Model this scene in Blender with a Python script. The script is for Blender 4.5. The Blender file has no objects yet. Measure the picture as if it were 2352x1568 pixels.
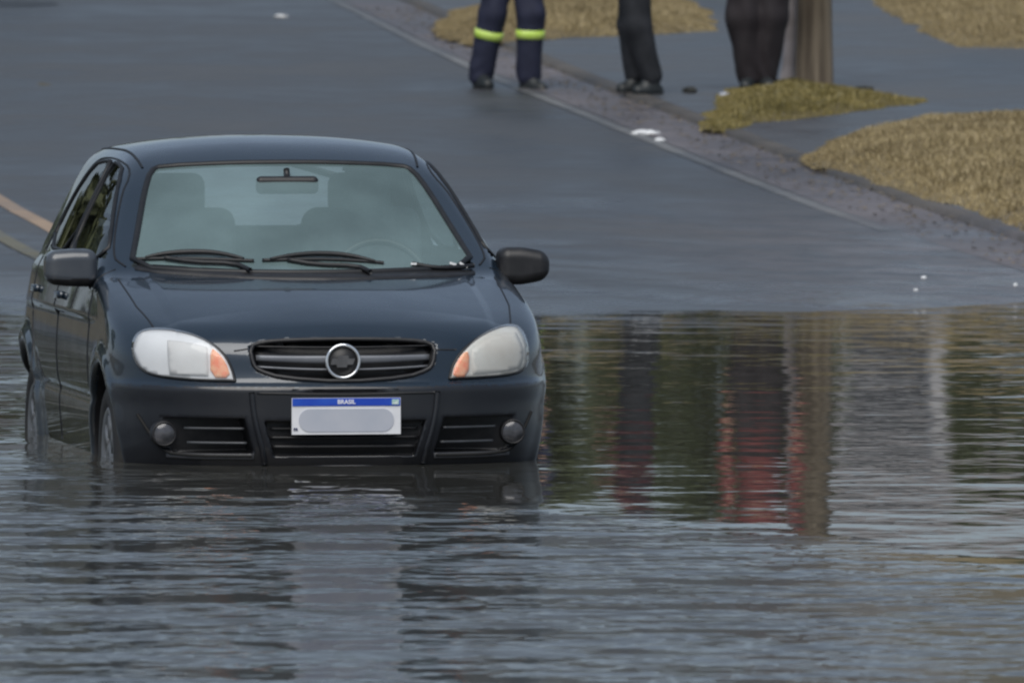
import bpy, bmesh, math, random
import numpy as np
from mathutils import Vector, Matrix
from mathutils.bvhtree import BVHTree
from mathutils.geometry import delaunay_2d_cdt

C = bpy.context.scene
COL = C.collection
rng = np.random.default_rng(7)
random.seed(7)

# ------------------------------------------------------------------ camera
FPX, CAMH, YH = 28125.0, 2.32, -200.0      # focal length in pixels of a 2352 px wide picture
cam_d = bpy.data.cameras.new('camera')
cam = bpy.data.objects.new('camera', cam_d)
COL.objects.link(cam)
cam_d.sensor_width = 36.0
cam_d.lens = 36.0 * FPX / 2352.0
cam_d.clip_start = 1.0
cam_d.clip_end = 3000.0
PITCH = math.atan((784.0 - YH) / FPX)
cam.location = (0, 0, CAMH)
cam.rotation_euler = (math.pi / 2 - PITCH, 0, 0)
cam_d.dof.use_dof = True
cam_d.dof.focus_distance = 45.6
cam_d.dof.aperture_fstop = 12.0
C.camera = cam

# ------------------------------------------------------------------ world, sun, exposure
SUN_EL, SUN_AZ = math.radians(52), math.radians(190)
w = bpy.data.worlds.new('World')
C.world = w
w.use_nodes = True
nt = w.node_tree
nt.nodes.clear()
sky = nt.nodes.new('ShaderNodeTexSky')
sky.sky_type = 'NISHITA'
sky.sun_disc = False
sky.sun_elevation = SUN_EL
sky.sun_rotation = SUN_AZ
sky.air_density = 1.0
sky.dust_density = 1.0
sky.ozone_density = 2.0
bg = nt.nodes.new('ShaderNodeBackground')
bg.inputs['Strength'].default_value = 0.05
hs = nt.nodes.new('ShaderNodeHueSaturation')
hs.inputs['Saturation'].default_value = 0.75
wo = nt.nodes.new('ShaderNodeOutputWorld')
nt.links.new(sky.outputs[0], hs.inputs['Color'])
veil = nt.nodes.new('ShaderNodeMixRGB')          # thin even cloud over the blue
veil.inputs[0].default_value = 0.65
veil.inputs[2].default_value = (2.4, 3.05, 4.0, 1)
nt.links.new(hs.outputs[0], veil.inputs[1])
nt.links.new(veil.outputs[0], bg.inputs['Color'])
nt.links.new(bg.outputs[0], wo.inputs[0])
sl = bpy.data.lights.new('sun', 'SUN')
sl.energy = 1.5
sl.angle = math.radians(55)
sl.color = (1.0, 0.96, 0.9)
so = bpy.data.objects.new('sun', sl)
COL.objects.link(so)
sd = Vector((math.sin(SUN_AZ) * math.cos(SUN_EL), math.cos(SUN_AZ) * math.cos(SUN_EL), math.sin(SUN_EL)))
so.rotation_euler = sd.to_track_quat('Z', 'Y').to_euler()
C.view_settings.view_transform = 'Standard'
C.view_settings.look = 'None'
C.view_settings.exposure = 0.95
C.view_settings.gamma = 1.0
C.cycles.filter_width = 2.3
C.cycles.max_bounces = 8
C.cycles.transparent_max_bounces = 16
C.cycles.use_denoising = True

# ------------------------------------------------------------------ helpers: objects
def tag(o, label=None, cat=None, group=None, kind=None):
    if label: o['label'] = label
    if cat: o['category'] = cat
    if group: o['group'] = group
    if kind: o['kind'] = kind
    return o

def empty(name, loc, rz=0.0):
    o = bpy.data.objects.new(name, None)
    COL.objects.link(o)
    o.location = loc
    o.rotation_euler = (0, 0, rz)
    o.empty_display_size = 0.2
    return o

def mesh_obj(name, verts, faces, mats, parent=None, smooth=True, midx=None, normals=None):
    me = bpy.data.meshes.new(name)
    if isinstance(verts, np.ndarray): verts = verts.tolist()
    if isinstance(faces, np.ndarray): faces = faces.tolist()
    me.from_pydata(verts, [], faces)
    if not isinstance(mats, (list, tuple)): mats = [mats]
    for m in mats: me.materials.append(m)
    if midx is not None:
        me.polygons.foreach_set('material_index', np.asarray(midx, dtype=np.int32))
    me.polygons.foreach_set('use_smooth', np.full(len(me.polygons), smooth, dtype=bool))
    me.update()
    if normals is not None:
        me.normals_split_custom_set_from_vertices(normals.tolist() if isinstance(normals, np.ndarray) else normals)
    o = bpy.data.objects.new(name, me)
    COL.objects.link(o)
    if parent is not None: o.parent = parent
    return o

class MB:
    """collects shapes that become ONE mesh object"""
    def __init__(s): s.v, s.f = [], []
    def add(s, verts, faces):
        n = len(s.v)
        s.v += [tuple(p) for p in verts]
        s.f += [tuple(i + n for i in f) for f in faces]
    def box(s, c, size, rot=None):
        x, y, z = [a / 2 for a in size]
        pts = [Vector((sx * x, sy * y, sz * z)) for sz in (-1, 1) for sy in (-1, 1) for sx in (-1, 1)]
        if rot is not None: pts = [rot @ p for p in pts]
        s.add([p + Vector(c) for p in pts], [(0, 2, 3, 1), (4, 5, 7, 6), (0, 1, 5, 4), (2, 6, 7, 3), (0, 4, 6, 2), (1, 3, 7, 5)])
    def tube(s, pts, r, n=8, closed=False, flat=None):
        pts = [Vector(p) for p in pts]
        m = len(pts)
        rs = r if isinstance(r, (list, tuple)) else [r] * m
        vs, fs = [], []
        up = Vector((0, 0, 1))
        for i, p in enumerate(pts):
            if closed: d = pts[(i + 1) % m] - pts[i - 1]
            else: d = pts[min(i + 1, m - 1)] - pts[max(i - 1, 0)]
            if d.length < 1e-9: d = Vector((1, 0, 0))
            d.normalize()
            a = d.cross(up)
            if a.length < 0.3: a = d.cross(Vector((0, 1, 0)))
            a.normalize()
            b = a.cross(d)
            for k in range(n):
                t = 2 * math.pi * k / n
                vs.append(p + (a * math.cos(t) + b * math.sin(t)) * rs[i])
        segs = m if closed else m - 1
        for i in range(segs):
            j = (i + 1) % m
            for k in range(n):
                l = (k + 1) % n
                fs.append((i * n + k, i * n + l, j * n + l, j * n + k))
        if not closed:
            fs.append(tuple(range(n)))
            fs.append(tuple((m - 1) * n + k for k in reversed(range(n))))
        s.add(vs, fs)
    def lathe(s, prof, n=48, axis='x', c=(0, 0, 0)):
        """prof: list of (axial, radius)"""
        vs, fs = [], []
        m = len(prof)
        for k in range(n):
            t = 2 * math.pi * k / n
            for a, r in prof:
                if axis == 'x': p = (a, r * math.cos(t), r * math.sin(t))
                elif axis == 'y': p = (r * math.cos(t), a, r * math.sin(t))
                else: p = (r * math.cos(t), r * math.sin(t), a)
                vs.append((p[0] + c[0], p[1] + c[1], p[2] + c[2]))
        for k in range(n):
            l = (k + 1) % n
            for i in range(m - 1):
                fs.append((k * m + i, k * m + i + 1, l * m + i + 1, l * m + i))
        s.add(vs, fs)
    def build(s, name, mat, parent=None, smooth=True):
        return mesh_obj(name, s.v, s.f, mat, parent, smooth)

# ------------------------------------------------------------------ helpers: implicit surfaces -> mesh
def smax(a, b, k):
    h = np.clip(0.5 + 0.5 * (a - b) / k, 0, 1)
    return b * (1 - h) + a * h + k * h * (1 - h)

def smin(a, b, k): return -smax(-a, -b, k)

def surface_nets(F, xs, ys, zs):
    ins = F < 0
    nx, ny, nz = F.shape
    cnt = np.zeros((nx - 1, ny - 1, nz - 1), np.int8)
    for a in (0, 1):
        for b in (0, 1):
            for c in (0, 1):
                cnt += ins[a:nx - 1 + a, b:ny - 1 + b, c:nz - 1 + c]
    act = (cnt > 0) & (cnt < 8)
    I, J, K = np.nonzero(act)
    vid = np.full(act.shape, -1, np.int64)
    vid[I, J, K] = np.arange(len(I))
    acc = np.zeros((len(I), 3)); num = np.zeros(len(I))
    corners = [(a, b, c) for a in (0, 1) for b in (0, 1) for c in (0, 1)]
    for p in corners:
        for ax in range(3):
            if p[ax]: continue
            q = list(p); q[ax] = 1
            fa = F[I + p[0], J + p[1], K + p[2]]; fb = F[I + q[0], J + q[1], K + q[2]]
            m = (fa < 0) != (fb < 0)
            t = np.where(m, fa / np.where(m, fa - fb, 1), 0)
            x = xs[I + p[0]] * (1 - t) + xs[I + q[0]] * t
            y = ys[J + p[1]] * (1 - t) + ys[J + q[1]] * t
            z = zs[K + p[2]] * (1 - t) + zs[K + q[2]] * t
            acc += np.stack([x, y, z], 1) * m[:, None]
            num += m
    V = acc / num[:, None]
    faces = []
    for ax in range(3):
        sl0 = [slice(1, None)] * 3; sl0[ax] = slice(0, -1)
        a = ins.copy()
        lo = [slice(None)] * 3; hi = [slice(None)] * 3
        lo[ax] = slice(0, -1); hi[ax] = slice(1, None)
        d = ins[tuple(lo)].astype(np.int8) - ins[tuple(hi)].astype(np.int8)
        i, j, k = np.nonzero(d)
        s = d[i, j, k]
        o1, o2 = [x for x in range(3) if x != ax]
        idx = [i, j, k]
        ok = (idx[o1] > 0) & (idx[o2] > 0) & (idx[o1] < F.shape[o1] - 1) & (idx[o2] < F.shape[o2] - 1)
        idx = [x[ok] for x in idx]; s = s[ok]
        def cell(da, db):
            q = [idx[0].copy(), idx[1].copy(), idx[2].copy()]
            q[o1] = q[o1] + da; q[o2] = q[o2] + db
            return vid[q[0], q[1], q[2]]
        quad = np.stack([cell(-1, -1), cell(0, -1), cell(0, 0), cell(-1, 0)], 1)
        flip = (s > 0) if ax != 1 else (s < 0)
        quad[~flip] = quad[~flip][:, ::-1]
        faces.append(quad)
    return V, np.concatenate(faces)

def grad(f, P, e=0.002):
    g = np.empty_like(P)
    for a in range(3):
        d = np.zeros(3); d[a] = e
        A = P + d; B = P - d
        g[:, a] = (f(A[:, 0], A[:, 1], A[:, 2]) - f(B[:, 0], B[:, 1], B[:, 2])) / (2 * e)
    return g

def project(f, P, steps=3, lim=0.01):
    for _ in range(steps):
        g = grad(f, P)
        v = f(P[:, 0], P[:, 1], P[:, 2])
        s = v / np.maximum((g * g).sum(1), 0.05)
        d = g * s[:, None]
        n = np.linalg.norm(d, axis=1)
        d *= np.minimum(1, lim / np.maximum(n, 1e-9))[:, None]
        P = P - d
    g = grad(f, P)
    return P, g / np.maximum(np.linalg.norm(g, axis=1), 1e-9)[:, None]

def table(pts, sm=0.0, n=1200):
    """smooth 1-D curve through points, as a fast lookup"""
    pts = np.array(pts, float)
    x, y = pts[:, 0], pts[:, 1]
    h = np.diff(x); d = np.diff(y) / h
    m = np.zeros(len(x)); m[0] = d[0]; m[-1] = d[-1]
    for i in range(1, len(x) - 1):
        if d[i - 1] * d[i] > 0:
            w1, w2 = 2 * h[i] + h[i - 1], h[i] + 2 * h[i - 1]
            m[i] = (w1 + w2) / (w1 / d[i - 1] + w2 / d[i])
    X = np.linspace(x[0], x[-1], n)
    i = np.clip(np.searchsorted(x, X) - 1, 0, len(x) - 2)
    t = (X - x[i]) / h[i]
    Y = (y[i] * (2 * t**3 - 3 * t**2 + 1) + h[i] * m[i] * (t**3 - 2 * t**2 + t) + y[i + 1] * (-2 * t**3 + 3 * t**2) + h[i] * m[i + 1] * (t**3 - t**2))
    if sm > 0:
        k = int(sm / (X[1] - X[0])); ker = np.hanning(2 * k + 3); ker /= ker.sum()
        Yp = np.concatenate([Y[0] + (Y[1] - Y[0]) * np.arange(-k - 1, 0), Y, Y[-1] + (Y[-1] - Y[-2]) * np.arange(1, k + 2)])
        Y = np.convolve(Yp, ker, 'valid')
    return lambda q: np.interp(q, X, Y)

def poly_sdf(px, py, poly):
    """signed distance to a 2-D polygon (negative inside)"""
    P = np.array(poly, float)
    d = np.full(np.broadcast(px, py).shape, 1e9)
    s = np.ones_like(d)
    n = len(P)
    j = n - 1
    for i in range(n):
        ex, ey = P[j] - P[i]
        wx, wy = px - P[i][0], py - P[i][1]
        t = np.clip((wx * ex + wy * ey) / (ex * ex + ey * ey), 0, 1)
        bx, by = wx - ex * t, wy - ey * t
        d = np.minimum(d, bx * bx + by * by)
        c1 = py >= P[i][1]; c2 = py < P[j][1]; c3 = ex * wy > ey * wx
        fl = (c1 & c2 & c3) | (~c1 & ~c2 & ~c3)
        s = np.where(fl, -s, s)
        j = i
    return s * np.sqrt(d)

# ------------------------------------------------------------------ materials
def mat(name, color=(0.5, 0.5, 0.5), rough=0.5, metal=0.0, spec=0.5, coat=0.0, ior=None, noise=None, bump=None, emit=None):
    """noise=(scale, colour2, lo, hi); bump=(scale, distance)"""
    m = bpy.data.materials.new(name)
    m.use_nodes = True
    N = m.node_tree.nodes; L = m.node_tree.links
    b = N['Principled BSDF']
    b.inputs['Base Color'].default_value = (*color, 1)
    b.inputs['Roughness'].default_value = rough
    b.inputs['Metallic'].default_value = metal
    b.inputs['Specular IOR Level'].default_value = spec
    b.inputs['Coat Weight'].default_value = coat
    b.inputs['Coat Roughness'].default_value = 0.04
    if ior: b.inputs['IOR'].default_value = ior
    tc = N.new('ShaderNodeTexCoord')
    if noise:
        t = N.new('ShaderNodeTexNoise'); t.inputs['Scale'].default_value = noise[0]; t.inputs['Detail'].default_value = 5
        r = N.new('ShaderNodeValToRGB')
        r.color_ramp.elements[0].position = noise[2]; r.color_ramp.elements[1].position = noise[3]
        r.color_ramp.elements[0].color = (*color, 1); r.color_ramp.elements[1].color = (*noise[1], 1)
        L.new(tc.outputs['Object'], t.inputs['Vector']); L.new(t.outputs['Fac'], r.inputs['Fac'])
        L.new(r.outputs['Color'], b.inputs['Base Color'])
    if bump:
        t = N.new('ShaderNodeTexNoise'); t.inputs['Scale'].default_value = bump[0]; t.inputs['Detail'].default_value = 4
        u = N.new('ShaderNodeBump'); u.inputs['Distance'].default_value = bump[1]; u.inputs['Strength'].default_value = 1.0
        L.new(tc.outputs['Object'], t.inputs['Vector']); L.new(t.outputs['Fac'], u.inputs['Height']); L.new(u.outputs[0], b.inputs['Normal'])
    return m

def ramp(N, L, src, stops):
    r = N.new('ShaderNodeValToRGB')
    e = r.color_ramp.elements
    e[0].position, e[0].color = stops[0][0], (*stops[0][1], 1)
    e[1].position, e[1].color = stops[-1][0], (*stops[-1][1], 1)
    for p, c in stops[1:-1]:
        q = e.new(p); q.color = (*c, 1)
    L.new(src, r.inputs['Fac'])
    return r.outputs['Color']

def noise_node(N, L, vec, scale, detail=4, rough=0.5):
    t = N.new('ShaderNodeTexNoise')
    t.inputs['Scale'].default_value = scale; t.inputs['Detail'].default_value = detail; t.inputs['Roughness'].default_value = rough
    L.new(vec, t.inputs['Vector'])
    return t.outputs['Fac']

def maprange(N, L, src, a, b, c, d):
    m = N.new('ShaderNodeMapRange')
    m.inputs[1].default_value, m.inputs[2].default_value, m.inputs[3].default_value, m.inputs[4].default_value = a, b, c, d
    L.new(src, m.inputs[0])
    return m.outputs[0]

def math_node(N, L, op, a, b):
    m = N.new('ShaderNodeMath'); m.operation = op
    for i, x in enumerate((a, b)):
        if isinstance(x, (int, float)): m.inputs[i].default_value = x
        else: L.new(x, m.inputs[i])
    return m.outputs[0]

M = {}

PAINT = (0.010, 0.021, 0.036)
def make_paint():
    m = mat('dark_blue_grey_paint', (0.014, 0.021, 0.032), 0.32, 0.25, 0.5, 1.0)
    N = m.node_tree.nodes; L = m.node_tree.links; b = N['Principled BSDF']
    tc = N.new('ShaderNodeTexCoord')
    f = noise_node(N, L, tc.outputs['Object'], 3.0, 4)
    L.new(maprange(N, L, f, 0.35, 0.7, 0.24, 0.42), b.inputs['Roughness'])
    sp = N.new('ShaderNodeSeparateXYZ'); L.new(tc.outputs['Object'], sp.inputs[0])
    mud = noise_node(N, L, tc.outputs['Object'], 9, 6, 0.7)
    lowm = maprange(N, L, math_node(N, L, 'ADD', sp.outputs['Z'], math_node(N, L, 'MULTIPLY', mud, -0.35)), 0.22, 0.34, 0.32, 0.0)
    mxc = N.new('ShaderNodeMixRGB'); mxc.inputs[1].default_value = (*PAINT, 1); mxc.inputs[2].default_value = (0.055, 0.048, 0.038, 1)
    L.new(lowm, mxc.inputs[0]); L.new(mxc.outputs[0], b.inputs['Base Color'])
    geo = N.new('ShaderNodeNewGeometry')
    dark = N.new('ShaderNodeBsdfDiffuse'); dark.inputs['Color'].default_value = (0.03, 0.03, 0.03, 1)
    mx = N.new('ShaderNodeMixShader')
    L.new(geo.outputs['Backfacing'], mx.inputs[0]); L.new(b.outputs[0], mx.inputs[1]); L.new(dark.outputs[0], mx.inputs[2])
    L.new(mx.outputs[0], N['Material Output'].inputs[0])
    return m

def make_glass(name, tint, film, film_col, rough=0.0, ior=1.7):
    m = bpy.data.materials.new(name); m.use_nodes = True
    N = m.node_tree.nodes; L = m.node_tree.links; N.remove(N['Principled BSDF'])
    tr = N.new('ShaderNodeBsdfTransparent'); tr.inputs['Color'].default_value = (*tint, 1)
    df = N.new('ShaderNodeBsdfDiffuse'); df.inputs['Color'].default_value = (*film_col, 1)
    gl = N.new('ShaderNodeBsdfGlossy'); gl.inputs['Roughness'].default_value = rough
    f0 = ((ior - 1) / (ior + 1)) ** 2
    gg = N.new('ShaderNodeNewGeometry')
    dp = N.new('ShaderNodeVectorMath'); dp.operation = 'DOT_PRODUCT'
    L.new(gg.outputs['Incoming'], dp.inputs[0]); L.new(gg.outputs['Normal'], dp.inputs[1])
    cs = math_node(N, L, 'SUBTRACT', 1.0, math_node(N, L, 'ABSOLUTE', dp.outputs['Value'], 0.0))
    sch = math_node(N, L, 'ADD', f0, math_node(N, L, 'MULTIPLY', math_node(N, L, 'POWER', cs, 5.0), 1 - f0))
    m1 = N.new('ShaderNodeMixShader'); m2 = N.new('ShaderNodeMixShader')
    tc = N.new('ShaderNodeTexCoord')
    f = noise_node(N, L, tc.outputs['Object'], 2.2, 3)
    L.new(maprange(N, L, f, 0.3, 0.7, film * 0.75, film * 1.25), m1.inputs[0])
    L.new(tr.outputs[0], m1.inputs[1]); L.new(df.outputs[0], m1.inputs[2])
    L.new(sch, m2.inputs[0]); L.new(m1.outputs[0], m2.inputs[1]); L.new(gl.outputs[0], m2.inputs[2])
    L.new(m2.outputs[0], N['Material Output'].inputs[0])
    return m

def make_water():
    m = bpy.data.materials.new('flood_water'); m.use_nodes = True
    N = m.node_tree.nodes; L = m.node_tree.links; b = N['Principled BSDF']
    b.inputs['Base Color'].default_value = (0.052, 0.052, 0.046, 1)
    b.inputs['Roughness'].default_value = 0.07
    b.inputs['IOR'].default_value = 1.33
    geo = N.new('ShaderNodeNewGeometry')
    sep = N.new('ShaderNodeSeparateXYZ'); L.new(geo.outputs['Position'], sep.inputs[0])
    mp = N.new('ShaderNodeMapping'); mp.inputs['Scale'].default_value = (1.0, 0.8, 1.0)
    L.new(geo.outputs['Position'], mp.inputs[0])
    f1 = noise_node(N, L, mp.outputs[0], 2.2, 3, 0.5)
    f2 = noise_node(N, L, mp.outputs[0], 0.55, 2, 0.5)
    f3 = noise_node(N, L, mp.outputs[0], 0.22, 2, 0.5)
    # wind ruffles the open water in front of the car, the lee beyond it lies calm
    diag = math_node(N, L, 'ADD', sep.outputs['Y'], math_node(N, L, 'MULTIPLY', sep.outputs['X'], 2.4))
    diag = math_node(N, L, 'ADD', diag, math_node(N, L, 'MULTIPLY', math_node(N, L, 'SUBTRACT', f3, 0.5), 4.0))
    near = maprange(N, L, diag, 39.7, 42.6, 1.0, 0.0)
    right = maprange(N, L, sep.outputs['X'], 1.8, 2.9, 0.0, 0.12)
    left = maprange(N, L, sep.outputs['X'], -1.5, -2.0, 0.0, 0.13)
    ruf = math_node(N, L, 'MAXIMUM', math_node(N, L, 'MAXIMUM', near, right), left)
    patch = maprange(N, L, f3, 0.35, 0.65, 0.6, 1.25)
    amp = math_node(N, L, 'ADD', math_node(N, L, 'MULTIPLY', math_node(N, L, 'MULTIPLY', ruf, patch), 0.125), 0.0042)
    L.new(maprange(N, L, ruf, 0.0, 1.0, 0.022, 0.085), b.inputs['Roughness'])
    h1 = math_node(N, L, 'MULTIPLY', math_node(N, L, 'SUBTRACT', f1, 0.5), amp)
    h2 = math_node(N, L, 'MULTIPLY', math_node(N, L, 'SUBTRACT', f2, 0.5), math_node(N, L, 'MULTIPLY', amp, 1.5))
    h = math_node(N, L, 'ADD', h1, h2)
    bp = N.new('ShaderNodeBump'); bp.inputs['Strength'].default_value = 1.0; bp.inputs['Distance'].default_value = 1.0
    L.new(h, bp.inputs['Height']); L.new(bp.outputs[0], b.inputs['Normal'])
    return m

def make_asphalt(name, c1, c2, r1, r2, bumpd=0.004):
    m = bpy.data.materials.new(name); m.use_nodes = True
    N = m.node_tree.nodes; L = m.node_tree.links; b = N['Principled BSDF']
    geo = N.new('ShaderNodeNewGeometry'); P = geo.outputs['Position']
    big = noise_node(N, L, P, 0.35, 4)
    med = noise_node(N, L, P, 2.5, 5)
    fine = noise_node(N, L, P, 90, 3)
    mixf = math_node(N, L, 'ADD', math_node(N, L, 'MULTIPLY', big, 0.6), math_node(N, L, 'MULTIPLY', med, 0.4))
    grain = noise_node(N, L, P, 35, 4, 0.7)
    col = ramp(N, L, math_node(N, L, 'ADD', math_node(N, L, 'MULTIPLY', mixf, 0.75), math_node(N, L, 'MULTIPLY', grain, 0.25)), [(0.36, c1), (0.62, c2)])
    sp = N.new('ShaderNodeSeparateXYZ'); L.new(P, sp.inputs[0])
    dn = N.new('ShaderNodeVectorMath'); dn.operation = 'DOT_PRODUCT'; dn.inputs[1].default_value = (0.9892, 0.1466, 0); L.new(P, dn.inputs[0])
    sil = math_node(N, L, 'MULTIPLY', maprange(N, L, dn.outputs['Value'], 12.484 - 2.4, 12.484 - 0.2, 0.0, 1.0), maprange(N, L, sp.outputs['Z'], 0.62, 0.42, 0.0, 1.0))
    sil = math_node(N, L, 'MULTIPLY', sil, maprange(N, L, noise_node(N, L, P, 3.0, 6, 0.75), 0.40, 0.60, 0.15, 1.0))      # silt left by the water
    mxs = N.new('ShaderNodeMixRGB'); mxs.inputs[2].default_value = (0.135, 0.120, 0.122, 1)
    L.new(sil, mxs.inputs[0]); L.new(col, mxs.inputs[1]); L.new(mxs.outputs[0], b.inputs['Base Color'])
    film = maprange(N, L, sp.outputs['Z'], 0.30, 0.80, 1.0, 0.0)          # water running off to the flood
    blot = noise_node(N, L, P, 0.8, 4, 0.6)
    filmn = math_node(N, L, 'MULTIPLY', film, maprange(N, L, blot, 0.42, 0.58, 0.0, 1.0))
    ro = maprange(N, L, mixf, 0.38, 0.62, r1, r2)
    edge = maprange(N, L, sp.outputs['Z'], 0.31, 0.40, 1.0, 0.0)
    L.new(math_node(N, L, 'SUBTRACT', math_node(N, L, 'SUBTRACT', ro, math_node(N, L, 'MULTIPLY', filmn, 0.16)), math_node(N, L, 'MULTIPLY', edge, 0.14)), b.inputs['Roughness'])
    bp = N.new('ShaderNodeBump'); bp.inputs['Strength'].default_value = 1.0; bp.inputs['Distance'].default_value = 1.0
    rip = noise_node(N, L, P, 1.4, 3, 0.6)
    hh = math_node(N, L, 'MULTIPLY', math_node(N, L, 'ADD', math_node(N, L, 'MULTIPLY', fine, 0.5), med), bumpd)
    hh = math_node(N, L, 'ADD', hh, math_node(N, L, 'MULTIPLY', math_node(N, L, 'MULTIPLY', rip, filmn), 0.07))
    L.new(hh, bp.inputs['Height'])
    L.new(bp.outputs[0], b.inputs['Normal'])
    return m

def make_leaf(name, ca, cb, trans=0.0):
    m = bpy.data.materials.new(name); m.use_nodes = True
    N = m.node_tree.nodes; L = m.node_tree.links; b = N['Principled BSDF']
    geo = N.new('ShaderNodeNewGeometry')
    f = noise_node(N, L, geo.outputs['Position'], 1.3, 3)
    f = math_node(N, L, 'ADD', math_node(N, L, 'MULTIPLY', f, 0.6), math_node(N, L, 'MULTIPLY', geo.outputs['Random Per Island'], 0.4))
    L.new(ramp(N, L, f, [(0.25, ca), (0.75, cb)]), b.inputs['Base Color'])
    b.inputs['Roughness'].default_value = 0.55
    return m

M['paint'] = make_paint()
M['bumper'] = mat('dark_bumper_paint', (0.009, 0.010, 0.014), 0.38, 0.1, 0.5, 0.5, noise=(5, (0.015, 0.016, 0.020), 0.4, 0.7))  # car paint darkened: shade of the lower bumper put into the colour
M['plastic'] = mat('black_plastic', (0.012, 0.012, 0.014), 0.45, noise=(30, (0.02, 0.02, 0.022), 0.4, 0.7))
M['seal'] = mat('rubber_seal', (0.008, 0.009, 0.011), 0.5, noise=(20, (0.014, 0.014, 0.016), 0.4, 0.7))
M['tyre'] = mat('tyre_rubber', (0.022, 0.022, 0.023), 0.7, noise=(14, (0.04, 0.038, 0.034), 0.4, 0.7))
M['hubcap'] = mat('silver_hubcap', (0.26, 0.27, 0.285), 0.4, 0.5, noise=(9, (0.17, 0.17, 0.17), 0.45, 0.7))
M['chrome'] = mat('chrome', (0.9, 0.91, 0.93), 0.18, 0.85, noise=(10, (0.8, 0.81, 0.83), 0.4, 0.7))
M['grey_bar'] = mat('grey_trim', (0.17, 0.18, 0.20), 0.4, 0.3, noise=(12, (0.14, 0.15, 0.17), 0.4, 0.7))
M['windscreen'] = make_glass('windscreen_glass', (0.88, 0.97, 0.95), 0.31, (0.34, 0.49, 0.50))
M['rear_glass'] = make_glass('rear_glass', (0.92, 0.94, 0.93), 0.05, (0.2, 0.22, 0.22), ior=1.45)
M['side_glass'] = make_glass('side_glass', (0.55, 0.62, 0.58), 0.05, (0.1, 0.12, 0.12))
M['lens'] = make_glass('headlight_lens', (0.98, 0.98, 0.98), 0.15, (0.8, 0.82, 0.84), ior=1.45)
M['lens_white'] = mat('milky_headlight', (0.76, 0.78, 0.80), 0.35, 0.0, 0.5, 0.0, noise=(7, (0.68, 0.70, 0.72), 0.4, 0.7))
M['reflector'] = mat('headlight_reflector', (0.70, 0.71, 0.71), 0.45, 0.0, noise=(9, (0.62, 0.62, 0.61), 0.35, 0.7))
M['reflector_dim'] = mat('dull_headlight_reflector', (0.68, 0.69, 0.65), 0.45, 0.0, noise=(6, (0.54, 0.51, 0.45), 0.35, 0.7))
M['amber'] = mat('amber_lens', (0.95, 0.24, 0.08), 0.4, 0.0, 0.5, 0.0, noise=(40, (0.95, 0.48, 0.24), 0.35, 0.65))
M['fog_glass'] = mat('fog_lamp_glass', (0.030, 0.032, 0.036), 0.2, 0.2, 0.5, 0.5, noise=(25, (0.09, 0.09, 0.10), 0.35, 0.65))
M['plate_white'] = mat('plate_white', (0.78, 0.79, 0.82), 0.4, noise=(14, (0.70, 0.71, 0.75), 0.4, 0.7))
M['plate_grey'] = mat('plate_faded', (0.42, 0.45, 0.52), 0.45, noise=(8, (0.48, 0.50, 0.56), 0.35, 0.7))
M['plate_blue'] = mat('plate_blue', (0.012, 0.06, 0.46), 0.4, noise=(14, (0.02, 0.09, 0.52), 0.4, 0.7))
M['letter_white'] = mat('plate_letter_white', (0.8, 0.82, 0.9), 0.4)
M['letter_dark'] = mat('plate_letter_dark', (0.06, 0.07, 0.14), 0.4)
M['fabric'] = mat('seat_fabric', (0.10, 0.112, 0.125), 0.85, noise=(30, (0.13, 0.142, 0.155), 0.4, 0.6))
M['water'] = make_water()
M['asphalt'] = make_asphalt('wet_asphalt', (0.018, 0.020, 0.024), (0.072, 0.075, 0.079), 0.31, 0.55)
M['pavement'] = make_asphalt('wet_pavement', (0.030, 0.034, 0.040), (0.095, 0.098, 0.102), 0.30, 0.55)
M['gutter'] = make_asphalt('gutter_concrete', (0.030, 0.028, 0.030), (0.17, 0.155, 0.165), 0.38, 0.68)
M['soil'] = make_asphalt('soil', (0.06, 0.05, 0.03), (0.10, 0.085, 0.05), 0.8, 0.9)
M['kerb'] = make_asphalt('kerb_stone', (0.03, 0.027, 0.024), (0.12, 0.11, 0.10), 0.5, 0.8)
M['white_line'] = make_asphalt('worn_white_line', (0.035, 0.038, 0.042), (0.19, 0.19, 0.19), 0.4, 0.6)
M['yellow_line'] = make_asphalt('worn_yellow_line', (0.12, 0.095, 0.075), (0.38, 0.27, 0.18), 0.4, 0.6)
M['yellow_faint'] = make_asphalt('nearly_gone_yellow_line', (0.04, 0.042, 0.040), (0.17, 0.15, 0.085), 0.4, 0.6)
M['thatch'] = make_asphalt('straw_thatch', (0.10, 0.078, 0.040), (0.20, 0.160, 0.085), 0.8, 0.9)
M['leaf'] = make_leaf('leaf_green', (0.040, 0.052, 0.020), (0.110, 0.130, 0.050))
M['leaf_light'] = make_leaf('leaf_light', (0.03, 0.05, 0.008), (0.10, 0.12, 0.02))
M['leaf_pale'] = make_leaf('leaf_pale_green', (0.060, 0.072, 0.026), (0.150, 0.165, 0.070))
M['grass'] = make_leaf('dry_grass', (0.15, 0.115, 0.056), (0.43, 0.345, 0.185))
M['grass_green'] = make_leaf('olive_grass', (0.07, 0.062, 0.018), (0.32, 0.26, 0.09))
M['bark'] = mat('bark', (0.07, 0.055, 0.04), 0.85, noise=(6, (0.12, 0.1, 0.07), 0.4, 0.65), bump=(20, 0.01))
M['litter'] = mat('white_paper', (0.82, 0.83, 0.84), 0.5, noise=(20, (0.7, 0.72, 0.74), 0.45, 0.7))
M['dark_stone'] = mat('dark_stone', (0.02, 0.022, 0.02), 0.6, noise=(20, (0.04, 0.04, 0.035), 0.4, 0.7))

# ------------------------------------------------------------------ terrain
WZ = 0.288                                  # water level
YAW = math.radians(8.75)
RDIR = None

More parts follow.
